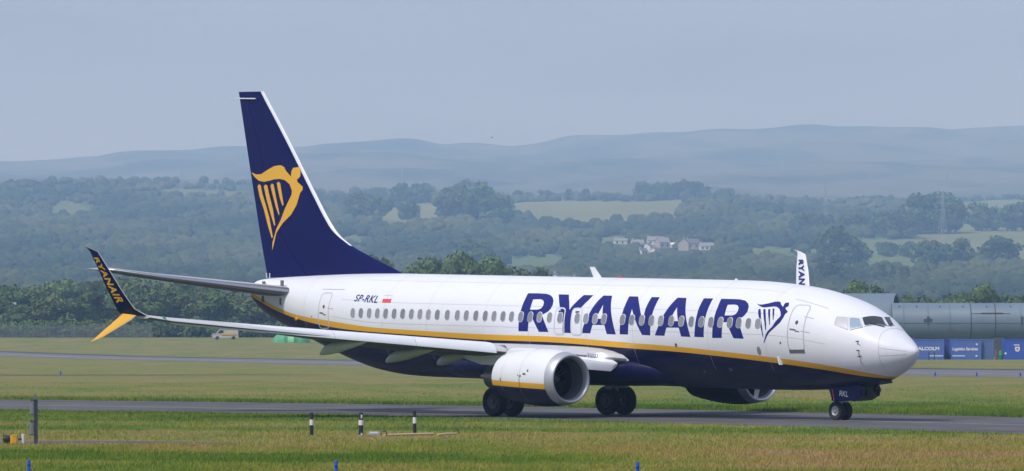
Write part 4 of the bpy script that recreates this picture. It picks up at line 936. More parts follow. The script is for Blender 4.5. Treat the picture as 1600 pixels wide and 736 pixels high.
def crown_mesh(name, rad, hgt, z0, nclump, nleaf, leaf, seed, material, conical=False):
    g = np.random.default_rng(seed); C_ = []; Rr = []
    for k in range(nclump):
        u = g.random(); zc = u
        prof = (1-u*.9) if conical else math.sqrt(max(0.05, 1-(2*u-.85)**2/1.6))
        a = g.random()*6.283; r = rad*prof*math.sqrt(g.random())*.82
        C_.append((r*math.cos(a), r*math.sin(a), z0+hgt*(.08+.80*zc))); Rr.append(rad*(.24+.24*g.random())*(.7 if conical else 1))
    C_ = np.array(C_); Rr = np.array(Rr); tone_c = g.random(nclump)
    i = g.integers(0, nclump, nleaf); d = g.normal(size=(nleaf, 3)); d /= np.linalg.norm(d, axis=1, keepdims=True)
    rr = Rr[i]*(.55+.5*g.random(nleaf)); p = C_[i]+d*rr[:, None]*np.array((1, 1, .85))
    n_ = d+.45*g.normal(size=(nleaf, 3)); t1 = np.cross(n_, g.normal(size=(nleaf, 3))); t1 /= np.linalg.norm(t1, axis=1, keepdims=True)+1e-9; t2 = np.cross(n_, t1); t2 /= np.linalg.norm(t2, axis=1, keepdims=True)+1e-9
    s1 = leaf*(.6+.8*g.random((nleaf, 1))); s2 = s1*(.5+.3*g.random((nleaf, 1)))
    V_ = np.stack([p-t1*s1, p-t2*s2, p+t1*s1, p+t2*s2], 1).reshape(-1, 3).astype(np.float32)
    tone = np.clip(.62*tone_c[i]+.38*g.random(nleaf), 0, 1)
    o = soup(name, V_, 4, material, {'tone': np.repeat(tone, 4)}); return o
def trunk_mesh(name, h, r, spread, seed):
    g = random.Random(seed); mb = MB(); mb.tube([(0, 0, -.4), (.05, 0, h*.4), (0, .08, h*.75)], [r*1.3, r, r*.6], 8)
    for k in range(5):
        a = k*1.257+g.random(); z0 = h*(.35+.08*k); mb.tube([(0, 0, z0), (spread*.4*math.cos(a), spread*.4*math.sin(a), z0+h*.16), (spread*.75*math.cos(a), spread*.75*math.sin(a), z0+h*.36)], [r*.55, r*.35, r*.12], 6)
    return mb.build(name, [M['bark']], None)
PROTO = {}
def tree_proto(kind, name, rad, h, nclump, nleaf, leaf, seed, material, conical=False):
    root = empty(name); c = crown_mesh('crown', rad, h*(.86 if not conical else .95), h*(.14 if not conical else .05), nclump, nleaf, leaf, seed, material, conical); c.parent = root
    t = trunk_mesh('trunk', h*.85, .05*h*.5, rad, seed); t.parent = root
    PROTO[kind] = root; root['used'] = 0
    return root
for k in range(6): tree_proto(('near', k), 'broadleaf_tree', 4.4+.6*(k % 2), 10.5, [30, 18, 44, 24, 14, 38][k], 5200, .33, 30+k, M['leaf'] if k in (0, 2, 5) else M['leaf_pale'])
for k in range(4): tree_proto(('far', k), 'broadleaf_tree', 6.2, 13, 24, 1300, .75, 60+k, M['leaf'])
tree_proto(('cone', 0), 'conifer_tree', 3.4, 15, 26, 1000, .6, 80, M['leaf'], True)
for k in range(2): tree_proto(('bush', k), 'shrub', 2.6, 3.0, 18, 1500, .26, 90+k, M['leaf'] if k else M['leaf_pale'])
first_use = set()
def plant(kind, x, y, sx, sz, label, cat, group=None, sink=.3):
    if kind in first_use: o = tree_copy(PROTO[kind])
    else: o = PROTO[kind]; first_use.add(kind); del o['used']
    if 'used' in o: del o['used']
    o.location = (x, y, tz(x, y)-sink); o.rotation_euler = (0, 0, rng.random()*6.283); o.scale = (sx, sx, sz)
    tag(o, label, cat, group); return o
def bear(u): return (u-800)/FPX
def px(u, d): return bear(u)*d

# row of trees and shrubs along the airfield boundary on the left: picture bearing, distance, crown top, breadth
def top_h(v, d, u): return CAM_H+(512-v)*d/FPX-tz(px(u, d), d)
g0 = 'trees behind the airfield fence'
row = [(-60,1145,466,1.0),(-22,1150,462,1.1),(8,1140,470,.8),(28,1135,474,.9),(62,1138,472,.85),(92,1136,458,1.15),(118,1140,474,.8),(140,1142,452,1.1),(172,1150,460,1.0),(205,1150,452,1.1),(232,1145,450,1.05),(262,1150,448,1.1),(292,1150,452,1.0),(315,1148,466,.9),(345,1140,452,1.1),(375,1146,468,1.0),(405,1150,474,1.0),(432,1150,470,1.0),(462,1150,476,1.0),(495,1155,478,1.0)]
for i, (u, d, v, s) in enumerate(row):
    h = top_h(v, d, u); lab = 'dark green broadleaf tree in the row behind the airfield fence'
    if i == 5: lab = 'bright green round tree, the fullest in the row behind the airfield fence'
    plant(('near', 3 if i == 5 else (0, 1, 2, 4, 5, 0, 3)[i % 7]), px(u, d), d, s*.92, h/10.3, lab, 'tree', None if i == 5 else g0, .2)
for u, d, v in ((20,1240,447),(-20,1250,440),(55,1260,452),(75,1300,440),(105,1290,432),(150,1300,436),(185,1290,432),(225,1280,430),(-50,1260,442),(255,1300,436),(290,1310,440),(330,1300,444),(370,1310,452)):
    plant(('near', int(u) % 6), px(u, d), d, 1.15, top_h(v, d, u)/10.3, 'hazier tree of the second row standing behind the fence row', 'tree', 'second row of trees behind the fence', .2)
for k in range(44):
    u = -60+k*13.5+rng.random()*9; d = 1112+rng.random()*16
    plant(('bush', k % 2), px(u, d), d, .9+.5*rng.random(), .7+.5*rng.random(), 'low shrub growing along the foot of the airfield fence', 'shrub', 'shrubs along the airfield fence', .3)
# clump seen over the cabin roof
for i, (u, d, v, s) in enumerate([(560,1180,398,.9),(655,1150,412,.9),(672,1155,406,.95),(690,1160,409,.85),(705,1150,404,1.0),(722,1155,399,1.1),(740,1150,401,1.05),(758,1155,407,1.0),(775,1160,412,.95),(792,1165,419,.9),(812,1170,424,.9),(842,1170,421,.8),(590,1190,398,.8)]):
    plant(('near', i % 3), px(u, d), d, s, top_h(v, d, u)/10.3, 'dark leafy tree in the clump showing above the cabin roof', 'tree', 'tree clump above the cabin roof', .2)
for i, (u, d, v, s) in enumerate([(1330,1000,446,.75),(1348,1000,443,.8),(1368,1000,449,.7),(1515,980,456,.62),(1530,980,449,.78),(1546,985,455,.62),(1600,985,460,.8)]):
    lab = 'dark bushy tree rising behind the big steel tube section' if i < 3 else ('round green tree rising behind the long steel pipe' if i < 6 else 'leafy tree cut by the edge behind the long pipe')
    plant(('near', i % 3), px(u, d), d, s, top_h(v, d, u)/10.3, lab, 'tree', 'trees behind the big tube section' if i < 3 else ('trees behind the long pipe' if i < 6 else None), .2)
for k in range(22):
    u = 1415+k*10+rng.random()*6; d = 1030+rng.random()*20
    plant(('bush', k % 2), px(u, d), d, 1.3, top_h(468+rng.random()*7, d, u)/2.9, 'tall shrub in the hedge line behind the long pipe', 'shrub', 'hedge shrubs behind the pipe', .3)

# woods on the hillside: one mass of crowns
def blob(seed, sub=3):
    bm = bmesh.new(); bmesh.ops.create_icosphere(bm, subdivisions=sub, radius=1)
    off = Vector((seed*7.3, seed*3.1, seed*1.7))
    for v in bm.verts:
        n_ = v.co.normalized(); k = 1+.30*mnoise.noise(n_*2.1+off)+.26*mnoise.noise(n_*4.6+off)+.14*mnoise.noise(n_*9+off)
        v.co = Vector((n_.x*k, n_.y*k, n_.z*k*.85))
        if v.co.z < -.45: v.co.z = -.45
    V_ = np.array([v.co[:] for v in bm.verts], np.float32); bm.verts.index_update(); F_ = np.array([[v.index for v in f.verts] for f in bm.faces], np.int32); bm.free(); return V_, F_
BL = [blob(k) for k in range(10)]; BLlo = [blob(k+20, 2) for k in range(10)]
def vtod():
    dd = np.arange(1900, 6700, 10.); zz_ = ELEV(dd); return 512-(zz_-CAM_H)*FPX/dd, dd
VV, DD = vtod(); order = np.argsort(VV); VV, DD = VV[order], DD[order]
def scatter(n, v0, v1, u0, u1):
    v = v0+(v1-v0)*rng.random(n); u = u0+(u1-u0)*rng.random(n); d = np.interp(v, VV, DD); return (u-800)/FPX*d, d
CLEAR = [(798,948,2700,2900),(996,1058,3830,4100),(1060,1118,3820,4000),(955,985,4000,4150)]    # gardens round the hill houses: bearings and distances kept open
def mass(name, X_, Y_, size, lo, label, grp, material):
    Vs, Fs, T = [], [], []; k0 = 0
    for i in range(len(X_)):
        V_, F_ = (BLlo if lo else BL)[int(rng.integers(10))]; s = size[i]; a = rng.random()*6.283; ca, sa = math.cos(a), math.sin(a)
        q = V_*np.array((s, s, s*(.85+.5*rng.random())), np.float32); q = np.stack([q[:, 0]*ca-q[:, 1]*sa, q[:, 0]*sa+q[:, 1]*ca, q[:, 2]], 1)
        q += np.array((X_[i], Y_[i], tz(X_[i], Y_[i])+s*.55), np.float32); Vs.append(q); Fs.append(F_+k0); k0 += len(V_)
        base_ = min(1, max(0, .5+.26*math.sin(X_[i]/47+Y_[i]/210)+.2*math.sin(X_[i]/19-Y_[i]/133)+.42*(rng.random()-.5))); T.append(np.clip(base_*.75+.25*rng.random(len(V_)), 0, 1))
    V_ = np.concatenate(Vs); F_ = np.concatenate(Fs); T = np.concatenate(T).astype(np.float32)
    me = bpy.data.meshes.new(name); me.vertices.add(len(V_)); me.vertices.foreach_set('co', V_.ravel()); me.loops.add(F_.size); me.loops.foreach_set('vertex_index', F_.ravel())
    me.polygons.add(len(F_)); me.polygons.foreach_set('loop_start', np.arange(0, F_.size, 3, dtype=np.int32)); me.polygons.foreach_set('loop_total', np.full(len(F_), 3, np.int32))
    me.materials.append(material); me.attributes.new('tone', 'FLOAT', 'POINT').data.foreach_set('value', T); me.update(calc_edges=True)
    me.polygons.foreach_set('use_smooth', [True]*len(F_))
    o = bpy.data.objects.new(name, me); COL.objects.link(o); tag(o, label, grp, kind='stuff'); return o
m = mat('wood_foliage', (.05, .08, .03), .9, spec=.1); t = NT(m)
g = t.new('NewGeometry').outputs['Position']; a = t.new('Attribute', attribute_name='tone').outputs['Fac']; nz = t.noise(t.scaled(g, (.35, .35, .5)), 1, 5, .75)
f = t.math('ADD', t.math('MULTIPLY', a, .62), t.math('MULTIPLY', nz, .55))
t.link(t.ramp(f, [(.18, (.014, .026, .012)), (.45, (.038, .062, .022)), (.70, (.085, .108, .036)), (.95, (.150, .150, .062))]), t.b.inputs['Base Color'])
bp_ = t.new('Bump'); bp_.inputs['Strength'].default_value = 1; bp_.inputs['Distance'].default_value = 2.0; t.link(nz, bp_.inputs['Height']); t.link(bp_.outputs[0], t.b.inputs['Normal'])
M['wood'] = m
X1, Y1 = scatter(15500, 297, 470, -160, 1760)
fl_, _ = field_at(X1, Y1); fl2, _ = field_at(X1, Y1+120); uu = X1/Y1*FPX+800
keep = (fl_ < .5)
gap = np.sin(X1/55+Y1/170)+np.sin(X1/31-Y1/95+2)          # small glades
keep &= ~((gap > 1.55) & (Y1 > 2600))
for u0, u1, d0, d1 in CLEAR: keep &= ~((uu > u0) & (uu < u1) & (Y1 > d0-130) & (Y1 < d1))
left_dense = (uu < 420); keep &= (left_dense | (rng.random(len(uu)) < .86) | (Y1 < 3300))
X1, Y1 = X1[keep], Y1[keep]
near_ = Y1 < 4200
mass('woods', X1[near_], Y1[near_], (2.3+2.4*rng.random(near_.sum())**1.6)*np.interp(Y1[near_], [2000, 4200], [.85, 1.1]), False, 'mixed woodland covering the lower slopes of the hills', 'woodland', M['wood'])
far_ = ~near_
mass('woods', X1[far_], Y1[far_], (2.7+2.9*rng.random(far_.sum())**1.6), True, 'bluish hazy woodland on the upper hillside below the moor', 'woodland', M['wood'])
# standing trees and small copses in the pastures
cop = 0
def copse(u, d, n, spread, hs, label, group, kind='far'):
    for k in range(n):
        uu_ = u+(rng.random()-.5)*spread; dd_ = d+(rng.random()-.5)*60
        kd = (kind, int(rng.integers(4))) if kind == 'far' else (kind, 0)
        plant(kd, px(uu_, dd_), dd_, (1.0+.3*rng.random())*hs, (.85+.35*rng.random())*hs, label, 'tree', group, .6)
copse(641, 5520, 10, 44, 1.35, 'tree of the domed copse standing on the pale hill field', 'domed copse on the hill field')
copse(738, 4640, 22, 78, 1.9, 'tree of the big dark wood between the two pale fields', 'dark wood between the pale fields')
copse(735, 5450, 6, 60, 1.4, 'tree on the crest just above the big dark wood', 'crest trees above the dark wood')
copse(1458, 4420, 16, 62, 1.9, 'tree of the tall clump standing beside the radio mast', 'tall clump by the mast')
copse(1406, 4300, 11, 56, 1.3, 'tree of the low clump in front of the tall one', 'low clump below the tall clump')
copse(1566, 4520, 15, 80, 1.45, 'tree of the clump at the end of the hill pasture', 'clump at the end of the pasture')
copse(1300, 4450, 14, 110, 1.1, 'tree of the belt left of the radio mast', 'belt left of the mast')
copse(1478, 3400, 9, 70, 1.25, 'tree of the copse below the pasture above the long pipe', 'copse above the long pipe')
copse(1562, 3460, 2, 6, 1.5, 'tall tree of the close pair on the pasture edge above the long pipe', 'pair of trees on the pasture edge')
copse(1315, 3450, 5, 26, 1.7, 'broad tree behind the far winglet at the edge of the green field', 'broad trees behind the winglet')
copse(1302, 2950, 7, 40, 1.05, 'dark spired conifer standing right of the far winglet', 'conifers by the winglet', 'cone')
copse(1405, 2900, 5, 60, .8, 'conifer standing in the woods above the big tube', 'conifers above the big tube', 'cone')
copse(1345, 3900, 9, 90, .55, 'small hedge tree between the two green fields', 'hedge between the green fields')
copse(1410, 3760, 10, 90, .7, 'hedge tree below the low clump', 'hedge below the low clump')
copse(860, 5900, 9, 110, .9, 'tree of the thin belt along the top of the pale field', 'belt along the top of the field')
copse(1040, 5800, 14, 130, 1.3, 'tree of the long wood along the skyline of the near hill', 'skyline wood of the near hill')
copse(575, 4750, 9, 50, 1.5, 'tree of the round wood low in the left pale field', 'round wood in the left pale field')
copse(638, 4700, 2, 12, 1.2, 'small tree of the pair standing in the left pale field', 'pair of trees in the left pale field')
copse(765, 3250, 6, 60, 1.3, 'tree left of the small green field above the cabin', 'trees by the small green field')

# ================================================================ buildings on the hillside
M['harl'] = mat('pale_harling', (.72, .70, .66), .85); M['stone'] = mat('pink_stone', (.40, .34, .31), .9); M['slate'] = mat('slate_roof', (.12, .115, .13), .7); M['tile'] = mat('grey_tile_roof', (.24, .23, .25), .7); M['pane'] = mat('dark_pane', (.03, .035, .04), .15)
def house(u, d, w_, dp, hw, hr, rz, wallm, roofm, label, lift=0):
    x = px(u, d); z = tz(x, d)-.5+lift; root = empty('house', (x, d, z), rz)
    mb = MB().box((0, 0, hw/2), (w_, dp, hw)); mb.add([(-w_/2, -dp/2, hw), (-w_/2, dp/2, hw), (-w_/2, 0, hw+hr)], [(0, 1, 2)]).add([(w_/2, -dp/2, hw), (w_/2, 0, hw+hr), (w_/2, dp/2, hw)], [(0, 1, 2)])
    mb.build('wall', [wallm], root, smooth=False)
    e = .35; mb = MB(); L = []
    for sx in (-w_/2-.25, w_/2+.25): L.append([(sx, -dp/2-e, hw-e*hr/(dp/2)+.1), (sx, 0, hw+hr+.12), (sx, dp/2+e, hw-e*hr/(dp/2)+.1), (sx, dp/2+e, hw-e*hr/(dp/2)+.3), (sx, 0, hw+hr+.36), (sx, -dp/2-e, hw-e*hr/(dp/2)+.3)])
    mb.loft(L); ro = mb.build('roof', [roofm], root, smooth=False)
    mb = MB().box((-w_/2+.6, 0, hw+hr+.5), (.8, .9, 1.6)); mb.build('chimney', [M['stone']], ro, smooth=False)
    n_ = max(2, int(w_/3))
    for k in range(n_):
        mb = MB().box((-w_/2+w_*(k+.5)/n_, -dp/2-.03, hw*.55), (1.2, .08, 1.4)); mb.build('window', [M['pane']], root, smooth=False)
    tag(root, label, 'house', 'houses among the hillside trees'); return root
H_ = [(996,3980,8,6,4,2.4,.25,'harl','tile','grey roofed house at the far left of the village among the trees'),(1012,3890,5,6,4,2.4,1.2,'harl','slate','bright white gabled house low in the hillside village'),
 (1004,3840,5,5,2.8,1.8,.6,'harl','slate','small white house lowest in the hillside village'),(1024,4080,11,6,3.6,2.4,.1,'harl','tile','long pale house at the top of the hillside village'),
 (1035,3990,8,7,4.6,3,.5,'stone','tile','pinkish house at the right of the hillside village'),(1046,4010,9,4,2.4,1.2,-.35,'harl','harl','low white outbuilding at the right end of the village'),
 (1024,3830,5,5,3,2,.9,'harl','slate','small white house under the pinkish village house'),(1069,3920,4,7,5.4,3,1.3,'stone','slate','tall pink stone gable of the farm right of the village'),
 (1082,3960,8,6,4.4,2.6,.2,'stone','slate','dark roofed farmhouse beside the pink gable'),(1104,3930,9,5,3,2,.15,'harl','tile','pale long barn at the right end of the farm'),(972,4100,11,5,2.4,1.4,.1,'harl','tile','low pale building in the trees left of the village')]
for u, d, w_, dp, hw, hr, rz, a, b, lab in H_: house(u, d, w_, dp, hw, hr, rz, M[a], M[b], lab)
R_ = [(806,2850,5,6,4,2.6,.3,'harl','slate','white gabled house end, leftmost of those over the cabin roof'),(868,2840,4.5,8,4.6,3.2,1.35,'harl','slate','taller white gabled house seen over the cabin roof'),(879,2870,7,7,3.5,2.8,.25,'harl','slate','white house with a dark roof beside the taller gable'),
 (889,2830,7,7,3.4,2.6,.1,'harl','slate','slate roofed house left of the roof aerial'),(900,2860,5,7,3.5,2.4,1.1,'harl','slate','white gable just left of the roof aerial'),(936,2850,5,6,3.4,2.4,1.2,'harl','tile','grey gable just right of the roof aerial')]
for u, d, w_, dp, hw, hr, rz, a, b, lab in R_: house(u, d, w_, dp, hw, hr, rz, M[a], M[b], lab, 0)
for u, d, lab in ((4, 1215, 'grey roofed shed at the picture edge behind the tree row'),):
    house(u, d, 5, 6, 4.6, 2.2, .2, M['stone'], M['tile'], lab)

# ================================================================ pylons, mast, birds
M['lattice'] = mat('galvanised_lattice', (.34, .36, .38), .6)
def pylon(u, d, h, label):
    x = px(u, d); mb = MB(); b = h*.085; r = .13*h/40
    for sx in (-1, 1):
        for sy in (-1, 1): mb.tube([(sx*b, sy*b, 0), (sx*b*.35, sy*b*.35, h*.58), (sx*b*.16, sy*b*.16, h)], r, 4)
    for k in range(8):
        z0, z1 = h*k/8, h*(k+1)/8; w0 = np.interp(z0/h, [0, .58, 1], [b, b*.35, b*.16]); w1 = np.interp(z1/h, [0, .58, 1], [b, b*.35, b*.16])
        for sy in (-1, 1): mb.tube([(-w0, sy*w0, z0), (w1, sy*w1, z1)], r*.6, 4).tube([(w0, sy*w0, z0), (-w1, sy*w1, z1)], r*.6, 4)
    root = empty('pylon', (x, d, tz(x, d)-.5), .4); mb.build('tower_frame', [M['lattice']], root, smooth=False)
    for f_, l_ in ((.62, .20), (.76, .24), (.9, .17)):
        mb = MB().tube([(-h*l_, 0, h*f_), (0, 0, h*f_+h*.035), (h*l_, 0, h*f_)], r*.8, 4).tube([(-h*l_, 0, h*f_), (h*l_, 0, h*f_)], r*.7, 4); mb.build('cross_arm', [M['lattice']], root, smooth=False)
    tag(root, label, 'pylon', 'electricity pylons on the hills')
for u, d, h, lab in ((197,6300,30,'faint lattice pylon above the wooded skyline left of the tail'),(284,5700,24,'paler lattice pylon standing in the trees left of the tail'),(900,5000,30,'faint lattice pylon at the end of the pale hill field'),(908,6000,32,'farther faint pylon just beside the field pylon'),(1290,4900,30,'lattice pylon above the wood left of the radio mast'),(1360,6300,34,'faintest pylon on the moor above the radio mast'),(1473,4250,34,'tall lattice pylon standing in front of the tall tree clump'),(1480,5600,34,'farther pylon seen beside the one before the clump'),(628,6200,30,'faint pylon above the domed copse')): pylon(u, d, h, lab)
x, d = px(1371, 4420), 4420; root = empty('radio_mast', (x, d, tz(x, d)-.3)); MB().tube([(0, 0, 0), (0, 0, 13)], [.75, .6], 10).build('mast_pole', [M['harl']], root); MB().lathe([(12.4, .6), (12.6, 1.1), (13.8, 1.1), (14, .5)], (0, 0, 0), 'z', 12).build('mast_head', [M['harl']], root); MB().box((1.2, 0, 1.0), (2.6, 2.4, 2.2)).build('equipment_cabin', [M['harl']], root, smooth=False)
tag(root, 'short white radio mast with a cabin on the hill pasture', 'mast')
M['feather'] = mat('grey_feathers', (.30, .31, .34), .8)
def bird(u, v, d, s, roll, label):
    z = CAM_H+(512-v)*d/FPX; bm = bmesh.new()
    body = [(-.26, 0, 0, .008), (-.18, 0, .01, .03), (-.02, 0, .02, .06), (.12, 0, .02, .045), (.18, 0, .03, .035), (.25, 0, .02, .008)]
    mb = MB(); L = [[(a, q*math.cos(k*math.pi/4), c+q*math.sin(k*math.pi/4)) for k in range(8)] for a, b, c, q in body]; mb.loft(L)
    for sg in (-1, 1):
        L = []
        for y_, x0_, x1_, z_ in ((.03, -.06, .10, .03), (.28, -.07, .12, .17), (.52, -.10, .03, .20), (.72, -.16, -.14, .16)): L.append([(x0_, sg*y_, z_), ((x0_+x1_)/2, sg*y_, z_+.012), (x1_, sg*y_, z_), ((x0_+x1_)/2, sg*y_, z_-.008)])
        mb.loft(L)
    o = mb.build('bird', [M['feather']], None); o.location = (px(u, d), d, z); o.rotation_euler = (roll, .2, 2.3); o.scale = (s, s, s); tag(o, label, 'bird'); return o
bird(769, 215, 700, .9, -.5, 'grey gull gliding with raised wings just above the hill ridge')
for u, v, lab in ((629, 175, 'tiny far bird high in the sky right of the tail fin'), (1053, 123, 'tiny far bird high in the middle of the sky'), (1334, 184, 'tiny far bird above the ridge over the nose')): bird(u, v, 900, .34, .1, lab)

# ================================================================ the boundary on the left: fence, van, green mound
M['galv'] = mat('galvanised_fence', (.16, .18, .17), .6, metal=.2)
root = empty('palisade_fence', (px(0, 1092), 1092, tz(px(0, 1092), 1092))); fx = root.location.x; mb = MB(); Lf = 42.0
for k in range(int(Lf/.24)): mb.box((-14+k*.24, 0, 1.25), (.085, .03, 2.3))
mb.build('pale_panel', [M['galv']], root, smooth=False)
for zq in (.5, 2.0): MB().box((-14+Lf/2, .05, zq), (Lf, .05, .06)).build('rail', [M['galv']], root, smooth=False)
for k in range(16): MB().box((-14+k*2.75, .1, 1.3), (.1, .1, 2.6)).build('post', [M['galv']], root, smooth=False)
tag(root, 'grey palisade fence in front of the tree row on the left', 'fence')
x, d = px(352, 1070), 1070; root = empty('van', (x, d, tz(x, d)), .12)
M['vanw'] = mat('van_white', (.5, .5, .5), .35, coat=.3)
mb = MB(); prof = [(-2.3, .35), (-2.35, .9), (-2.15, 1.05), (-1.55, 1.15), (-1.0, 1.85), (1.9, 1.92), (2.25, 1.75), (2.3, .4)]
mb.loft([[(a, -.88, b) for a, b in prof], [(a, -.95, b*.98) for a, b in prof], [(a, .95, b*.98) for a, b in prof], [(a, .88, b) for a, b in prof]]); bo = mb.build('body', [M['vanw']], root, sharp=30)
MB().add([(-1.42, -.965, 1.15), (-.4, -.965, 1.15), (-.4, -.965, 1.65), (-1.0, -.965, 1.65)], [(0, 1, 2, 3)]).build('side_window', [M['pane']], root, smooth=False)
MB().box((.6, -.965, 1.0), (2.8, .03, .3)).build('side_stripe', [M['yellow']], root, smooth=False)
for wx in (-1.45, 1.45):
    for wy in (-.85, .85): MB().lathe([(-.1, 0), (-.1, .3), (.1, .3), (.1, 0)], (wx, wy, .32), 'y', 18).build('wheel', [M['rubber']], root)
tag(root, 'small white van with a yellow side stripe parked by the boundary trees', 'van')
x, d = px(455, 1030), 1030; M['green_sheet'] = worn(mat('green_sheeting', (.06, .30, .12), .45), .8, .35, dark=(.25, .42, .28))
mb = MB(); L = []
for k in range(13):
    a = k/12; xx = -3.3+6.6*a; h = 2.0*math.sqrt(max(.02, 1-(2*a-1)**2))*(1+.08*math.sin(k*2.1)); L.append([(xx, h*1.25*math.cos(j*math.pi/8), h*math.sin(j*math.pi/8)*(1+.05*math.sin(j*3+k))) for j in range(9)])
mb.loft(L); o = mb.build('covered_mound', [M['green_sheet']], None); o.location = (x, d, tz(x, d)-.03); tag(o, 'low domed mound under bright green sheeting beneath the wing', 'covered mound')

# ================================================================ steel pipe sections and containers on the right
M['steel'] = worn(mat('weathered_grey_steel', (.135, .185, .235), .55, metal=.0), .35, .5, stretch=(.3, 1, .5), dark=(.06, .09, .12)); M['steel_dark'] = mat('rusted_dark_steel', (.06, .065, .07), .7)
d = 835; zc0 = 4.02; rad = 2.78; L0 = px(1393, d); L1 = px(1900, d); x = L0
root = empty('steel_pipe', ((L0+L1)/2, d, tz(L0, d))); zc = zc0-root.location.z; hl = (L1-L0)/2
mb = MB(); mb.lathe([(-hl, rad-.06), (-hl+.15, rad), (hl, rad), (hl, rad-.06)], (0, 0, zc), 'x', 56, caps=True); sh = mb.build('shell', [M['steel']], root, sharp=40)
for k, u in enumerate((1410, 1448, 1482, 1515, 1553, 1592, 1630, 1668)):
    xx = px(u, d)-root.location.x; MB().lathe([(-.07, rad-.02), (-.07, rad+.035), (.07, rad+.035), (.07, rad-.02)], (xx, 0, zc), 'x', 56).build('weld_ring', [M['steel_dark'] if k in (3, 4) else M['steel']], root, sharp=30)
for u in (1420, 1559, 1700):
    xx = px(u, d)-root.location.x; mb = MB(); mb.box((xx, 0, (zc-rad*.8)/2), (1.5, 4.4, zc-rad*.8+.4)); mb.build('cradle', [M['steel_dark']], root, smooth=False)
def on_pipe(name, u, v, w_, h_, material, t_=.06):
    z = CAM_H+(512-v)*d/FPX-root.location.z; q = min(.98, max(-.98, (z-zc)/rad)); yy = -rad*math.sqrt(1-q*q); xx = px(u, d)-root.location.x
    MB().box((xx, yy, z), (w_, t_*2, h_)).build(name, [material], root, smooth=False)
on_pipe('hatch_bar', 1548, 489.5, 3.0, .14, M['steel_dark'], .12); on_pipe('hatch_bar', 1448, 501, 1.2, .5, M['steel_dark'], .02); on_pipe('walk_rail', 1552, 468.5+20, .01, .01, M['steel_dark'])
for u in (1448, 1594): on_pipe('access_hatch', u, 501, .28, 1.2, M['steel_dark'])
for u in (1404, 1431, 1467, 1503, 1540, 1577): on_pipe('lifting_lug', u, 479.5, .16, .25, M['steel_dark'], .1)
on_pipe('top_rail', 1546, 490-0, 5.4, .06, M['steel_dark']); on_pipe('longitudinal_seam', 1500, 505, 20, .05, M['steel_dark'], .03)
tag(root, 'long grey steel pipe with weld rings lying behind blue containers', 'pipe')
d2 = 850; ra = 4.1; root2 = empty('tube_section', (px(1362, d2), d2, tz(px(1362, d2), d2)), -.22); zc2 = CAM_H+(512-458.5)*d2/FPX-ra-root2.location.z
mb = MB(); mb.lathe([(-6.5, ra-.1), (-6.5, ra), (3.45, ra), (3.6, ra-.03), (3.5, ra-.3), (-6.2, ra-.3)], (0, 0, zc2), 'x', 56); mb.build('shell', [M['steel']], root2, sharp=40)
MB().lathe([(-5.5, 0), (-5.5, ra-.3)], (0, 0, zc2), 'x', 40).build('bulkhead', [M['steel_dark']], root2)
for xx in (-4, 2): MB().box((xx, 0, (zc2-ra*.85)/2), (.8, 5, max(.3, zc2-ra*.85)+.4)).build('cradle', [M['steel_dark']], root2, smooth=False)
MB().lathe([(-.06, ra), (-.06, ra+.04), (.06, ra+.04), (.06, ra)], (-1.5, 0, zc2), 'x', 56).build('weld_ring', [M['steel']], root2)
tag(root2, 'wider grey steel tube section with an open end behind the nose', 'tube section')

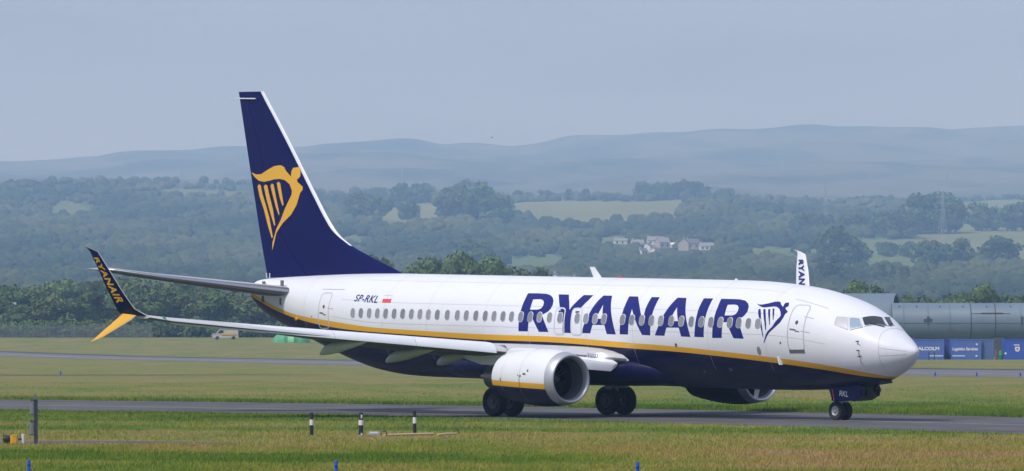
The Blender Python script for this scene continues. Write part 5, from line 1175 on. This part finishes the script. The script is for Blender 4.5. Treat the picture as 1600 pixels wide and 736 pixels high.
def cont_mat(name, col): return worn(mat(name, col, .55), .5, .28, dark=(.16, .19, .30), stretch=(1, 1, .4))
M['cblue'] = cont_mat('container_blue', (.060, .125, .43)); M['cdark'] = cont_mat('container_dark_blue', (.022, .045, .25)); M['cgrey'] = cont_mat('container_faded_blue', (.075, .125, .30)); M['cbright'] = cont_mat('container_royal_blue', (.030, .085, .42))
M['cwhite'] = mat('container_lettering_white', (.75, .76, .78), .6)
def container(u0, u1, d, material, label, rz=0, depth=2.44, texts=(), extras=(), h=2.59):
    x0, x1 = px(u0, d), px(u1, d); L_ = x1-x0; root = empty('shipping_container', ((x0+x1)/2, d+depth/2, tz(x0, d)), rz)
    mb = MB(); n_ = int(L_/.28)*2; pts = []
    for k in range(n_): pts.append((-L_/2+.1+(L_-.2)*k/(n_-1), -depth/2+(.0 if (k//1) % 2 else .036)))
    lo = [(p[0], p[1], .16) for p in pts]; hi = [(p[0], p[1], h-.14) for p in pts]; mb.add(lo+hi, [(i, i+1, n_+i+1, n_+i) for i in range(n_-1)])
    mb.box((0, .05, h/2), (L_-.12, depth-.12, h-.2))
    for sx in (-1, 1):
        for sy in (-1, 1): mb.box((sx*(L_/2-.07), sy*(depth/2-.05), h/2), (.16, .16, h))
    for zq in (.08, h-.07):
        for sy in (-1, 1): mb.box((0, sy*(depth/2-.04), zq), (L_-.1, .12, .14))
    mb.build('body', [material], root, smooth=False)
    for s, uL, v, size, shear, bold in texts:
        P_, F_ = text_mesh(s, 1, bold, shear); P_ = P_-P_.min(0); hh = P_[:, 1].max(); wid = P_[:, 0].max(); xs0 = px(uL[0], d)-root.location.x; ww = px(uL[1], d)-px(uL[0], d); z0 = CAM_H+(512-v)*d/FPX-root.location.z
        make('container_lettering', [(xs0+p[0]/wid*ww, -depth/2-.008, z0+p[1]/hh*size) for p in P_], F_, M['cwhite'], root, smooth=False)
    for kind, u, v, r_ in extras:
        xx = px(u, d)-root.location.x; z0 = CAM_H+(512-v)*d/FPX-root.location.z
        mb = MB()
        if kind == 'bar': mb.add([(xx+a, -depth/2-.008, z0+b) for a, b in ((-r_*1.25, -r_), (r_*1.25, -r_), (r_*1.25, r_), (-r_*1.25, r_))], [(0, 1, 2, 3)]); mb.build('faded_lettering', [M['cwhite']], root, smooth=False)
        elif kind == 'disc': mb.add([(xx+r_*math.cos(k*math.pi/8), -depth/2-.008, z0+r_*math.sin(k*math.pi/8)) for k in range(16)], [tuple(range(16))]); mb.build('round_sign', [M['cwhite']], root, smooth=False)
        else:
            mb.add([(xx+r_*a, -depth/2-.008, z0+r_*b) for a, b in ((-1, 1), (1, 1), (1, -.3), (.55, -1), (-.55, -1), (-1, -.3))], [tuple(range(6))]); mb.use(1).add([(xx+r_*.55*math.cos(k*math.pi/6), -depth/2-.014, z0+.1*r_+r_*.55*math.sin(k*math.pi/6)) for k in range(12)], [tuple(range(12))]); mb.use(2).add([(xx+r_*a, -depth/2-.02, z0+.1*r_+r_*b) for a, b in ((-.3, .3), (.35, .1), (.1, -.35), (-.25, -.2))], [(0, 1, 2, 3)])
            mb.build('crest_sign', [M['cwhite'], M['yellow'], M['black']], root, smooth=False)
    tag(root, label, 'container'); return root
dc = 760
container(1390, 1475, dc, M['cblue'], 'faded blue shipping container with wide white capitals beside the nose', texts=[('MALCOLM', (1428, 1467.5), 547.5, .46, 0, .045)], extras=[('bar', 1454+k*2.6, 556, .07) for k in range(8)])
container(1470, 1492, dc+2.9, M['cdark'], 'dark blue container set back between the two lettered ones')
container(1486, 1533, dc, M['cblue'], 'faded blue shipping container with slanted white lettering in two words', texts=[('Logistics Services', (1487.5, 1528), 549, .52, .25, .035)], extras=[('bar', 1488+k*2.6, 556, .07) for k in range(8)]+[('disc', 1526, 538, .12), ('disc', 1525.5, 556, .12)])
container(1534.5, 1552.5, dc+.4, M['cgrey'], 'narrow weathered container end with a grey stain', depth=6.06)
container(1567.5, 1642, dc, M['cbright'], 'royal blue shipping container with a round crest', extras=[('bar', 1585+k*2.2, 539, .065) for k in range(4)]+[('crest', 1589.5, 545.5, .30), ('disc', 1571, 552, .14)])
x = px(1563.8, dc+.2); o = MB().lathe([(0, .28), (.03, .33), (.5, .33), (.53, .35), (.56, .33), (1.05, .33), (1.1, .30), (1.12, 0)], (0, 0, 0), 'z', 20).build('oil_drum', [mat('green_drum_paint', (.02, .17, .09), .5)], None); o.location = (x, dc+.2, tz(x, dc)); tag(o, 'green drum standing in the gap between the containers', 'drum')
x = px(1556.5, dc+.4); o = MB().tube([(0, 0, 0), (.03, 0, .6), (0, 0, 1.1)], [.20, .24, .16], 10).lathe([(1.08, .12), (1.2, .15), (1.26, .06)], (0, 0, 0), 'z', 12).build('gas_cylinder', [mat('brown_cylinder_paint', (.16, .09, .07), .6)], None); o.location = (x, dc+.4, tz(x, dc)); tag(o, 'brown cylinder beside the green drum in the container gap', 'cylinder')
for u, lab in ((1451.5, 'slim dark post before the lettered container, nearer the nose'), (1460, 'slim dark post before the lettered container, farther from the nose')):
    dd_ = 742; x = px(u, dd_); o = MB().tube([(0, 0, -.05), (0, 0, .85)], .055, 8).lathe([(.85, .055), (.87, .09), (.97, .09), (1.0, .03)], (0, 0, 0), 'z', 10).build('marker_post', [M['black']], None); o.location = (x, dd_, tz(x, dd_)); tag(o, lab, 'post')
M['bluep'] = mat('blue_marker_plastic', (.012, .075, .50), .4)
def marker(x, y, h, r_, label, group, name='edge_marker'):
    root = empty(name, (x, y, tz(x, y))); MB().lathe([(-.02, r_*1.5), (.02, r_*1.4), (.03, r_), (h-.03, r_*.96), (h, r_*.8), (h, 0)], (0, 0, 0), 'z', 18).build('tube', [M['bluep']], root); MB().lathe([(h*.60, r_*1.04), (h*.72, r_*1.04)], (0, 0, 0), 'z', 18).build('reflective_band', [mat('dark_blue_band', (.006, .03, .24), .25) if 'dark_blue_band' not in bpy.data.materials else bpy.data.materials['dark_blue_band']], root); tag(root, label, 'marker', group); return root
for u, v, lab in ((1461, 591.5, 'small blue runway edge marker nearest the aircraft nose'), (1526, 592.5, 'small blue runway edge marker, middle of the three by the runway'), (1594, 594.5, 'small dark blue runway edge marker farthest from the nose')):
    d = 424+(1600-u)*.02+12; x = px(u, d); marker(x, d, .30, .06, lab, 'runway edge markers')
marker(px(95, 455), 455, .3, .05, 'lone small marker on the bare strip far behind the post', None)

# ================================================================ things in the near grass
M['galvp'] = worn(mat('grey_post_steel', (.11, .115, .13), .5), 4, .3); M['greybox'] = worn(mat('grey_box_enamel', (.17, .185, .21), .45), 3, .3)
root = empty('marker_post', (-13.66, 171.3, 0), .12)
mb = MB(); mb.loft([[(-.03, -.05, -.05), (.075, -.05, -.05), (.075, .05, -.05), (-.03, .05, -.05)], [(-.03, -.05, 1.32), (.075, -.05, 1.32), (.075, .05, 1.32), (-.03, .05, 1.32)], [(-.02, -.03, 1.46), (.02, -.03, 1.46), (.02, .03, 1.46), (-.02, .03, 1.46)]]); mb.build('post', [M['galvp']], root, smooth=False)
for z0, z1, dx in ((.86, 1.30, -.11), (.28, .70, -.13)):
    mb = MB().box((dx+.03, -.03, (z0+z1)/2), (.10, .3, z1-z0), 0, .02); bo = mb.build('sign_box', [M['greybox']], root, smooth=False)
    for zq in (z0+.01, z1-.01): MB().box((dx+.06, -.04, zq), (.20, .31, .03)).build('box_bracket', [M['dark_metal']], bo, smooth=False)
tag(root, 'grey pointed post with two box signs seen edge on', 'sign post')
root = empty('guard_light', (-14.36, 172.3, 0), .15)
mb = MB(); mb.box((0, 0, .13), (.20, .26, .22), 0, .03); mb.box((.02, 0, .255), (.12, .28, .03)); mb.build('lamp_housing', [M['yellow']], root, smooth=False)
mb = MB(); mb.lathe([(-.30, .13), (-.28, .14), (-.12, .12), (-.1, .10)], (0, 0, .13), 'x', 18); mb.build('visor', [M['black']], root)
MB().lathe([(-.12, .105), (-.115, 0)], (0, 0, .13), 'x', 18).build('lens', [M['duct']], root)
MB().tube([(0, 0, -.05), (0, 0, .03)], .05, 8).build('leg', [M['dark_metal']], root)
mb = MB().box((.27, 0, .15), (.07, .34, .29), 0, .015); mb.build('back_plate', [mat('white_plate', (.62, .62, .62), .5)], root, smooth=False); MB().box((.19, 0, .14), (.12, .1, .06)).build('bracket', [M['dark_metal']], root, smooth=False)
tag(root, 'yellow lamp unit with black visor and white plate on the grass', 'guard light')
M['band'] = worn(mat('bollard_white_band', (.74, .75, .76), .5), 9, .3)
def bollard(x, y, h, r_, b0, b1, label, lean=0, patch=False):
    root = empty('bollard', (x, y, 0)); root.rotation_euler = (0, lean, .3)
    mb = MB(); mb.lathe([(-.05, r_), (h-.04, r_*.97), (h-.01, r_*.85), (h, r_*.5), (h, 0)], (0, 0, 0), 'z', 20); bo = mb.build('tube', [M['black']], root)
    MB().lathe([(b0, r_*1.03), (b1, r_*1.03)], (0, 0, 0), 'z', 20).build('white_band', [M['band']], root)
    MB().lathe([(-.04, r_*1.6), (.035, r_*1.5), (.04, r_)], (0, 0, 0), 'z', 16).build('concrete_foot', [mat('bollard_concrete', (.28, .27, .25), .9) if 'bollard_concrete' not in bpy.data.materials else bpy.data.materials['bollard_concrete']], root)
    if patch:
        for zq, zz_ in ((h-.18, h-.07), (.03, .10)): MB().add([(r_*1.05*math.sin(a), -r_*1.05*math.cos(a), zc_) for zc_ in (zq, zz_) for a in (-.35, 0, .35)], [(0, 1, 4, 3), (1, 2, 5, 4)]).build('white_patch', [M['band']], root, smooth=False)
    tag(root, label, 'bollard', 'bollards in the near grass')
bollard(-6.18, 184.4, .74, .058, .35, .52, 'black bollard with a plain white band, the leftmost of three')
bollard(-4.67, 184.9, .735, .070, .34, .50, 'thicker black bollard with an extra white patch near its top', 0, True)
bollard(-3.04, 187.2, .76, .055, .36, .55, 'black bollard standing over the yellow pole on the grass', -.02)
root = empty('drain_cover', (-4.28, 186.4, 0)); MB().box((0, 0, .03), (.40, .6, .07), 0, .02).build('concrete_collar', [mat('drain_concrete', (.30, .30, .30), .8)], root, smooth=False); MB().box((-.01, 0, .085), (.28, .44, .05), 0, .02).build('lid', [M['frame']], root, smooth=False); tag(root, 'flat grey drain cover lying between two bollards', 'drain cover')
M['straw'] = worn(mat('faded_yellow_pole', (.56, .45, .22), .7), 5, .35)
for x0_, y0_, x1_, y1_, lab in ((-3.95, 184.6, -2.45, 186.2, 'faded yellow pole lying on the grass at the third bollard'), (-2.3, 185.6, -1.74, 186.5, 'shorter faded yellow pole ending in a black loop')):
    root = empty('ground_pole', ((x0_+x1_)/2, (y0_+y1_)/2, 0)); ox, oy = root.location.x, root.location.y
    MB().tube([(x0_-ox, y0_-oy, .035), (0, 0, .05), (x1_-ox, y1_-oy, .05)], .035, 8).build('pole', [M['straw']], root)
    e = (x0_-ox, y0_-oy) if x1_ < -2.4 else (x1_-ox, y1_-oy); MB().tube([(e[0]+.09*math.cos(a), e[1], .09+.075*math.sin(a)) for a in np.linspace(-.6, 3.6, 9)], .016, 6).build('end_loop', [M['black']], root); tag(root, lab, 'pole')
for x_, y_, lab in ((-10.92, 135.2, 'bright blue taxiway edge marker tube under the grey sign post'), (-3.94, 134.0, 'bright blue edge marker tube in the grass below the bollards'), (2.79, 132.9, 'bright blue edge marker tube in the grass below the main wheels')): marker(x_, y_, .37, .04, lab, 'blue edge markers in the near grass')

# ================================================================ haze
mb = MB().box((0, 7150, 270), (12000, 14750, 544)); hz = mb.build('haze', [], None, smooth=False); tag(hz, kind='stuff')
m = bpy.data.materials.new('haze_air'); m.use_nodes = True; nt = m.node_tree; nt.nodes.remove(nt.nodes['Principled BSDF'])
v = nt.nodes.new('ShaderNodeVolumePrincipled'); v.inputs['Color'].default_value = (.39, .625, 1.0, 1); v.inputs['Absorption Color'].default_value = (.75, .75, .75, 1); v.inputs['Density'].default_value = HAZE; v.inputs['Anisotropy'].default_value = .0
nt.links.new(v.outputs[0], nt.nodes['Material Output'].inputs['Volume']); hz.data.materials.append(m)
